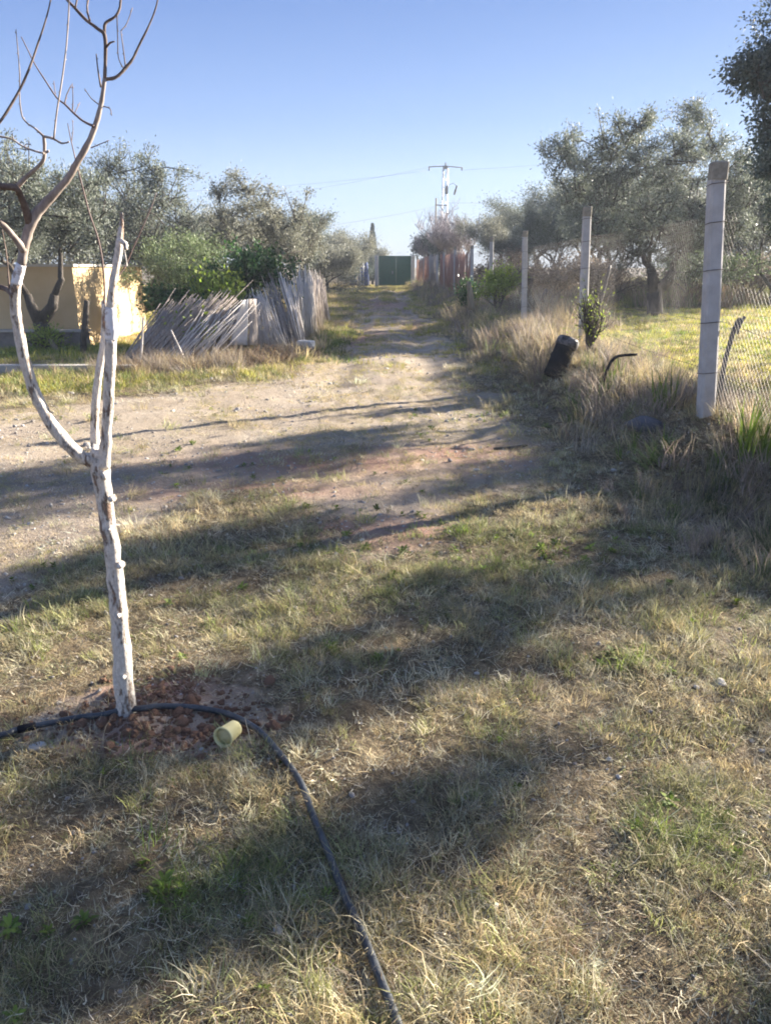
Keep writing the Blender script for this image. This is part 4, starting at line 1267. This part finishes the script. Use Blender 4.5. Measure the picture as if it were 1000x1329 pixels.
O4 = tree_meshes(77, 5.3, 2.9, 80000, .085, .025, .2, M['olive_leaf'], 1.5, 4, kids=(5, 4, 3, 3), spread=.62, up=.36, fork=.22, clump=.75)
O5 = tree_meshes(145, 4.6, 2.6, 42000, .10, .03, .3, M['olive_leaf'], 1.4, 3, spread=.75, up=.22, fork=.14)
O6 = tree_meshes(156, 4.0, 2.6, 36000, .12, .036, .33, M['olive_leaf_tan'], 1.3, 3, spread=.8, up=.2, fork=.12)
def at(px, Y): return (px-500)/F*(Y*math.cos(PITCH)+.4)
lobe_tree('olive_tree', at(60, 15.6), 15.6, plobes([(-45, 290, 40), (-60, 240, 50), (0, 255, 38), (35, 235, 30), (20, 290, 30), (62, 270, 30), (95, 255, 30), (118, 285, 26), (85, 305, 22), (-10, 320, 26), (130, 315, 16)], 15.6, .6, 3), 28000, .075, .022, M['olive_leaf'], 'gnarled olive with forked dark trunk before the ochre wall', group=GL, seed=31, tr=.135, fork_z=1.15, forks=((-.25, 0), (.28, 0)))
lobe_tree('olive_tree', at(186, 21), 21, plobes([(125, 250, 24), (150, 232, 22), (175, 268, 30), (205, 225, 17), (212, 262, 26), (235, 292, 24), (190, 310, 30), (145, 300, 28), (250, 320, 18), (165, 340, 24), (222, 335, 24)], 21, .6, 5), 26000, .085, .024, M['olive_leaf'], 'upright olive with wispy top, tallest of the left trees', group=GL, seed=32, tr=.14, fork_z=.9, forks=((-.4, 0), (.3, 0)), elong=1.5)
place_tree('olive_tree', O5, at(-10, 22), 22.5, 'olive filling the far left edge behind the ochre wall', group=GL, s=(.8, .8, .86), rz=2)
lobe_tree('olive_tree', at(322, 23), 23, plobes([(287, 258, 13), (292, 285, 16), (318, 250, 14), (322, 280, 18), (342, 262, 15), (350, 295, 22), (375, 288, 18), (300, 320, 22), (335, 330, 24), (272, 315, 17), (398, 310, 18), (378, 332, 22), (268, 340, 18)], 23, .6, 6), 25000, .085, .026, M['olive_leaf_tan'], 'greyish olive with several upright plumes behind the citrus bush', group=GL, seed=33, tr=.13, fork_z=.9, forks=((-.35, 0), (.35, 0)), elong=1.7)
place_tree('olive_tree', O2, at(388, 29), 29, 'rounded olive just right of the plumed one', group=GL, s=(1, 1, .85), rz=1.3)
place_tree('olive_tree', O6, at(405, 36), 36.5, 'pale olive low behind the farthest reed screen', group=GL, s=(.95, .95, .8), rz=.6)
place_tree('olive_tree', O6, at(425, 44), 45, 'small pale olive leaning to the track beyond the reeds', group=GL, s=(.95, .95, .82), rz=2.6)
place_tree('olive_tree', O5, at(400, 52), 53, 'distant olive low over the left end of the row', group=GL, s=(1.3, 1.3, .8), rz=3.6)
place_tree('olive_tree', O6, at(250, 34), 34, 'olive showing in the gap between the two tallest left trees', group=GL, s=(1.1, 1.1, 1.0), rz=4.6)
place_tree('olive_tree', O6, at(110, 30), 30, 'hazy olive behind the wispy-topped one', group=GL, s=(1.2, 1.2, 1.08), rz=5)
place_tree('olive_tree', O6, at(445, 60), 66, 'far olive crown beside the cypress', group=GL, s=(1.3, 1.3, .95), rz=1)
# right side
lobe_tree('olive_tree', at(849, 22), 22, plobes([(732, 205, 24), (762, 222, 28), (745, 250, 22), (795, 195, 26), (823, 170, 20), (828, 222, 34), (868, 240, 28), (887, 165, 20), (905, 150, 12), (925, 190, 20), (885, 205, 24), (790, 262, 30), (850, 285, 32), (905, 270, 32), (952, 235, 26), (770, 300, 24), (820, 325, 26), (885, 325, 28), (945, 300, 28), (975, 260, 22)], 22, .8, 8), 60000, .085, .026, M['olive_leaf'], 'large open-crowned olive in the field between the two nearest posts', group=GR, seed=34, tr=.19, fork_z=1.25, forks=((-.2, 0), (.35, 0)))
place_tree('olive_tree', O4, at(1010, 27), 27.5, 'big olive behind the nearest post at the right edge', group=GR, s=(1.05, 1.05, 1.05), rz=3.1)
place_tree('olive_tree', O5, at(790, 30), 31, 'dense olive behind the second post', group=GR, s=(1.0, 1.0, 1.0), rz=1.1)
place_tree('olive_tree', O5, at(718, 36), 37, 'olive rising behind the third post', group=GR, s=(.7, .7, .9), rz=2.2)
place_tree('olive_tree', O6, at(655, 43), 44, 'greenish olive behind the fourth post', group=GR, s=(.75, .75, .95), rz=.2)
place_tree('olive_tree', O6, at(900, 38), 39, 'distant olive between the big field trees', group=GR, s=(1.5, 1.5, 1.45), rz=.2)
place_tree('olive_tree', O5, at(800, 40), 43, 'distant olive low behind the large field olive', group=GR, s=(1.5, 1.5, 1.2), rz=5.2)
place_tree('olive_tree', O6, at(985, 36), 37, 'farther olive at the right edge behind the big one', group=GR, s=(1.5, 1.5, 1.35), rz=4.2)

for px, Y, sc, lab in ((700, 50, 1.5, 'far olive low behind the brushwood heap'), (770, 52, 1.7, 'far olive seen under the large field olive'), (850, 50, 1.7, 'far olive behind the trunk of the large field olive'),
                       (930, 46, 1.6, 'far olive behind the nearest post'), (1010, 44, 1.6, 'far olive at the right edge of the field')):
    place_tree('olive_tree', O5, at(px, Y), Y+1, lab, group=GR, s=(sc, sc, sc*.72), rz=px*.7)
# dark tree at the right edge and its neighbours that shade the foreground
lobe_tree('dark_evergreen', 6.5, 11.4, plobes([(1005, 60, 22), (972, 98, 17), (1000, 120, 28), (1040, 90, 40), (1002, 165, 22), (1030, 190, 35), (1004, 225, 20), (1075, 150, 50), (1045, 255, 34), (1100, 240, 50), (1010, 275, 17), (1060, 20, 45), (1110, 60, 50), (1080, -60, 50)], 11.4, .35, 9), 34000, .06, .03, M['dark_leaf'], 'dark dense evergreen cut by the right edge above the nearest post', seed=35, tr=.16, fork_z=1.0, sigma=.11)
GS = 'slim olive trees outside the right edge'
def slim(x, y, lab, seed, n, lst): lobe_tree('olive_tree', x, y, [(x+a, y+b, c, d) for a, b, c, d in lst], n, .07, .032, M['olive_leaf'], lab, group=GS, seed=seed, tr=.1, fork_z=.8, sigma=.1)
slim(7.6, 10.2, 'slim olive outside the right edge, farthest of its group', 41, 13000, [(0, 0, 1.5, .6), (.1, .1, 2.4, .5), (-.1, -.1, 3.4, .42), (.1, 0, 4.3, .35), (0, 0, 5.1, .25)])
slim(7.3, 7.6, 'slim olive outside the right edge, second nearest the camera', 42, 10500, [(0, .2, 1.3, .42), (.1, .35, 1.9, .4), (-.1, .15, 2.5, .36), (0, .3, 3.0, .3), (.1, -.72, 2.75, .2), (0, -.7, 3.2, .18)])
slim(6.2, 4.34, 'slim olive outside the right edge, nearest the camera', 43, 90000, [(0, 0, 1.2, .45), (.1, 0, 1.9, .45), (-.1, -.1, 2.5, .4), (.1, -.1, 3.1, .3)])

# far bare tree over the fence
segs, tips = skeleton(301, levels=4, kids=(5, 4, 4, 4), spread=.55, up=.5, fork=.2, nstem=2)
segs, tips = fit(segs, tips, 5.2, 3.0)
bx = at(578, 54)
t = empty('bare_tree', (bx, 55, h1(bx, 55)), 'leafless grey-violet tree behind the fence below the utility pole', 'tree')
np_obj('trunk', wood_mesh(segs, 1.5, 2, M['bare_twig']), t)
mbb = MB()
rr2 = random.Random(5)
for pts, r_, lv in segs:
    if lv < 3: continue
    mbb.tube([Vector(p) for p in pts], [.02]*len(pts), 3, cap=False)
    for k in range(3):
        a = Vector(pts[rr2.randint(1, len(pts)-1)]); mbb.tube([a, a+Vector((rr2.gauss(0, .22), rr2.gauss(0, .22), .35+rr2.random()*.3))], .011, 3, cap=False)
mbb.build('twigs', M['bare_twig'], t)
for px, Y, hh, lab in ((562, 56, 2.9, 'dark evergreen shrub mass just right of the green gate'), (467, 64, 2.6, 'dark hedge bush left of the green gate'), (448, 57, 1.7, 'low dark bush below the blue tarpaulin')):
    ms = tree_meshes(400+px, hh, hh*.75, 9000, .16, .07, .3, M['dark_leaf'], 1.2, 3, spread=.8, up=.3, fork=.12)
    place_tree('evergreen_bush', ms, at(px, Y), Y, lab, 'bush', s=(.7, .7, 1))
# cypress
r = np.random.RandomState(9); n = 7000
z = r.rand(n)**.9*4.6; rad = .55*(1-(z/4.7)**1.5)*np.sqrt(r.rand(n))*(0.8+.4*vnoise(z*3, z*0)); a = r.rand(n)*6.28
p = np.stack([np.cos(a)*rad, np.sin(a)*rad, z+.2], -1); d = np.stack([np.cos(a)*.3, np.sin(a)*.3, np.ones(n)], -1)+r.randn(n, 3)*.3
d /= np.linalg.norm(d, axis=1)[:, None]; s = np.cross(d, r.randn(n, 3)); s /= np.linalg.norm(s, axis=1)[:, None]
V = np.stack([p, p+d*.1+s*.03, p+d*.2, p+d*.1-s*.03], 1).reshape(-1, 3)
t = empty('cypress', (at(483, 66), 68, h1(0, 68)), 'narrow cypress rising beside the green gate', 'tree'); t.scale = (1, 1, .98)
np_obj('crown', np_mesh('crown', V, np.arange(n*4).reshape(n, 4), None, M['dark_leaf'], False, {'rv': np.repeat(r.rand(n), 4)}), t)
mb = MB(); mb.tube([(0, 0, -.1), (0, 0, 1.2), (.02, 0, 4.0)], [.12, .09, .02], 8); mb.build('trunk', M['olive_bark'], t)

# shrubs
def shrub(px, py, Y, Hh, Rr, n, L, W, mat, label, seed, name='shrub', sigma=.12, clump=.4, **kw):
    ms = tree_meshes(seed, Hh, Rr, n, L, W, sigma, mat, .7, 3, kids=(5, 4, 4), spread=.75, up=.25, fork=.1, nstem=2, clump=clump)
    return place_tree(name, ms, at(px, Y), Y, label, 'shrub')
shrub(318, 0, 17.6, 2.05, 1.1, 9000, .10, .05, M['citrus_leaf'], 'dark glossy citrus bush rising behind the reed screens', 501, 'citrus_bush')
shrub(240, 0, 16.8, 1.35, .85, 6000, .10, .05, M['citrus_leaf'], 'dark green bush low behind the leftmost reed screen', 502, 'citrus_bush')
shrub(242, 0, 18.2, 2.35, 1.2, 17000, .07, .022, M['bush_leaf'], 'pale grey-green rounded shrub left of the citrus bush', 503)
shrub(283, 0, 16.4, 1.65, .6, 2200, .09, .055, M['lime_leaf'], 'yellow-green leafy shrub spilling over the slumped reeds', 504, 'leafy_shrub')
shrub(250, 0, 14.3, .85, .36, 700, .07, .05, M['lime_leaf'], 'yellow-green sprays poking through the slanting canes', 505, 'leafy_shrub')
shrub(645, 0, 20.5, 1.25, .5, 3500, .07, .03, M['lime_leaf'], 'bright green shrub on the bank between third and fourth posts', 507, 'leafy_shrub')
shrub(606, 0, 22, 1.1, .35, 1800, .07, .03, M['citrus_leaf'], 'dark green weed clump behind the mossy stake', 508, 'leafy_shrub')
shrub(762, 0, 10.6, 1.0, .3, 420, .045, .014, M['lime_leaf'], 'wispy green sapling in front of the second post', 509, 'sapling', sigma=.13)
shrub(60, 0, 15.2, .5, .4, 1200, .06, .025, M['lime_leaf'], 'green suckers round the foot of the left olive', 510, 'sucker_shrub')
shrub(775, 0, 26, 1.7, 1.3, 6000, .1, .04, M['scrub'], 'dry brown shrub behind the leaning stick', 511, 'dry_shrub')
shrub(905, 0, 27, 1.9, 2.0, 9000, .1, .035, M['bush_leaf'], 'grey-green shrub at the far side of the field', 512)
shrub(970, 0, 29, 1.9, 2.4, 9000, .1, .035, M['scrub'], 'brown scrub behind the field at the right edge', 513, 'dry_shrub')
shrub(715, 0, 27, 1.8, 1.6, 8000, .1, .04, M['scrub'], 'brown brushwood heap between second and third posts', 514, 'dry_shrub')
shrub(655, 0, 31, 2.0, 1.4, 7000, .1, .04, M['scrub'], 'brown brushwood behind the bright green shrub', 515, 'dry_shrub')

# ------------------------------------------------------------------ far end: gate, pillars, blue things, utility poles
GY = 60.0
gl, gr_ = atY(491, 372, GY), atY(533, 372, GY)
gtop = atY(500, 332, GY).z
gz = h1(.6, GY)
gate = empty('metal_gate', ((gl.x+gr_.x)/2, GY, gz), 'green sheet-metal gate closing the end of the track', 'gate')
Wg = gr_.x-gl.x; Hg = gtop-gz
for sx, wd in ((-1, .54), (1, .46)):
    mb = MB(); cw = Wg*wd-.02; cx = -Wg/2+cw/2+.01 if sx < 0 else Wg/2-cw/2-.01
    mb.box((cx, 0, Hg/2+.03), (cw+.012, .04, Hg-.08))
    k = int(cw/.14)
    for i in range(k): mb.box((cx-cw/2+(i+.5)*cw/k, -.028, Hg/2+.05), (.05, .016, Hg-.2))
    for z in (.12, Hg*.5, Hg-.05): mb.box((cx, -.035, z+.02), (cw, .03, .06))
    lf = mb.build('gate_leaf', M['gate'], gate, False)
    if sx < 0:
        mb = MB(); mb.box((cx+cw*.3, -.08, 1.05), (.05, .06, .2)); mb.build('handle', M['steel'], lf, False)
for sx in (-1, 1):
    mb = MB(); mb.box((sx*(Wg/2+.14), .02, Hg/2-.05), (.26, .26, Hg+.1), bev=.02); mb.build('gate_pillar', M['concrete'], gate, False)
def tarp(px0, px1, y0, y1, Y, lab, mat, name, cat):
    a = atY(px0, y1, Y); b = atY(px1, y0, Y)
    w = b.x-a.x; hh = b.z-a.z; n = 10; vs = []; fs = []
    zb = h1(a.x, Y)-.05; hh = b.z-zb
    # draped box heap: rounded bulging block
    for j in range(7):
        t = j/6; k = 1-.25*t**3
        for i in range(16):
            an = 2*math.pi*i/16; c, s_ = math.cos(an), math.sin(an)
            ex = .45
            xx = math.copysign(abs(c)**ex, c)*w/2*k*(1+.06*math.sin(5*an+j)); yy = math.copysign(abs(s_)**ex, s_)*.7*k
            vs.append((xx, yy, hh*t*(1+.03*math.sin(3*an))))
    for j in range(6):
        for i in range(16): fs.append((j*16+i, j*16+(i+1) % 16, (j+1)*16+(i+1) % 16, (j+1)*16+i))
    fs.append(tuple(6*16+i for i in range(16)))
    mb = MB(); mb.add(vs, fs)
    return tag(mb.build(name, mat, None, True, loc=((a.x+b.x)/2, Y, zb)), lab, cat)
tarp(454, 463, 353, 372, 58, 'low blue tarpaulin heap, left of the taller blue one', M['blue'], 'tarpaulin_heap', 'tarpaulin')
tarp(465, 478, 341, 370, 60, 'taller blue tarpaulin heap near the gate pillar', M['blue'], 'tarpaulin_heap', 'tarpaulin')
tarp(466, 468.5, 350, 368, 58.6, 'pale narrow board standing before the blue heap', M['sheet'], 'board', 'board')
stick('signal_post', [(472, 372), (471, 340)], 58, 1.5, M['steel'], 'thin grey post before the taller blue heap', 'post')

UPY = 95.0
ub = atY(575, 346, UPY); utop = atY(577, 217, UPY).z
pole = empty('utility_pole', (ub.x, UPY, 0), 'lattice utility pole with a crossarm above the trees', 'utility pole')
mb = MB(); wb, wt = .42, .22
def lat(z): k = z/utop; return (wb*(1-k)+wt*k)
for sx in (-1, 1):
    for sy in (-1, 1):
        mb.tube([(sx*wb, sy*wb, -.3), (sx*wt, sy*wt, utop)], .055, 4)
z = 0; i = 0
while z < utop-.5:
    a, b = lat(z), lat(z+.6)
    s1 = 1 if i % 2 else -1
    for sy in (-1, 1):
        mb.tube([(-s1*a, sy*a, z), (s1*b, sy*b, z+.6)], .03, 4); mb.tube([(sy*a, -s1*a, z), (sy*b, s1*b, z+.6)], .03, 4)
    z += .6; i += 1
mb.build('lattice_mast', M['steel'], pole)
mb = MB(); mb.tube([(-1.95, 0, utop+.03), (0, 0, utop+.12), (1.95, 0, utop-.05)], .06, 6); mb.tube([(-.35, 0, utop-.4), (0, 0, utop-.1), (.35, 0, utop-.4)], .05, 5)
mb.build('crossarm', M['dark_steel'], pole)
mb = MB(); mb.box((0, 0, utop-.02), (.62, .4, .28), bev=.04); mb.build('arm_clamp', M['dark_steel'], pole, False)
for dx in (-1.85, 1.85, 0):
    mb = MB(); mb.lathe([(.05, 0), (.1, .06), (.05, .12), (.1, .18), (.05, .24), (.09, .3), (.03, .36)], Matrix.Translation((dx, 0, utop-.36 if dx else utop+.14)), 8); mb.build('insulator', M['dark_steel'], pole)
mb = MB(); mb.box((.15, -.35, atY(577, 247, UPY).z), (.35, .3, .85), bev=.04); mb.build('switch_box', M['dark_steel'], pole, False)
mb = MB(); zc = atY(588, 247, UPY).z
mb.tube([(.3, 0, zc+.5), (.9, 0, zc+.75), (1.35, 0, zc+.45)], .03, 5); mb.lathe([(.1, -.5), (.13, -.1), (.09, .3), (.14, .5)], Matrix.Translation((1.2, 0, zc)) @ Matrix.Rotation(.3, 4, 'Y'), 8); mb.build('surge_arrester', M['dark_steel'], pole)
b2 = atY(564, 346, 90); z2 = atY(564, 257, 90).z
p2 = empty('wooden_pole', (b2.x, 90, 0), 'shorter pole with low crosspiece just left of the lattice pole', 'utility pole')
mb = MB(); mb.tube([(0, 0, -.2), (0, 0, z2)], [.12, .08], 8); mb.build('shaft', M['wood'], p2)
mb = MB(); mb.tube([(-.1, 0, z2-.7), (1.3, 0, z2-.75)], .06, 6); mb.build('crosspiece', M['dark_steel'], p2)
def cable(a, b, sag, lab, r=.010):
    o0 = a; pts = []
    for i in range(25):
        t = i/24; p = a.lerp(b, t); p.z -= sag*4*t*(1-t); pts.append(p-o0)
    mb = MB(); mb.tube(pts, r, 5)
    return tag(mb.build('power_line', M['wire'], None, True, loc=o0), lab, 'power line', 'power lines')
cable(Vector((ub.x-1.85, UPY, utop-.3)), atY(0, 250, 70), .8, 'upper overhead wire running left from the lattice pole crossarm')
cable(Vector((ub.x, UPY, utop+.4)), atY(0, 290, 68), .8, 'middle overhead wire running left from the lattice pole top', .009)
cable(Vector((ub.x+1.85, UPY, utop-.3)), atY(1150, 150, 120), 1.0, 'overhead wire running right from the lattice pole crossarm')
cable(atY(565, 268, 90), atY(0, 330, 60), .8, 'lowest overhead wire, leaving the shorter pole to the left', .012)
cable(atY(570, 263, 90), atY(1100, 262, 150), .3, 'level overhead wire leaving the shorter pole to the right', .012)

# ------------------------------------------------------------------ the air
hz = MB(); hz.box((5, 62, 7.25), (150, 150, 17.5)); hm = bpy.data.materials.new('haze'); hm.use_nodes = True
hn = hm.node_tree; hn.nodes.remove(hn.nodes['Principled BSDF'])
pv = hn.nodes.new('ShaderNodeVolumePrincipled'); pv.inputs['Color'].default_value = (.80, .87, 1, 1); pv.inputs['Density'].default_value = 0.0012
pv.inputs['Anisotropy'].default_value = 0.2
hn.links.new(pv.outputs[0], hn.nodes['Material Output'].inputs['Volume'])
tag(hz.build('haze', hm, None, False), 'thin pale haze in the air over the track', kind='stuff')
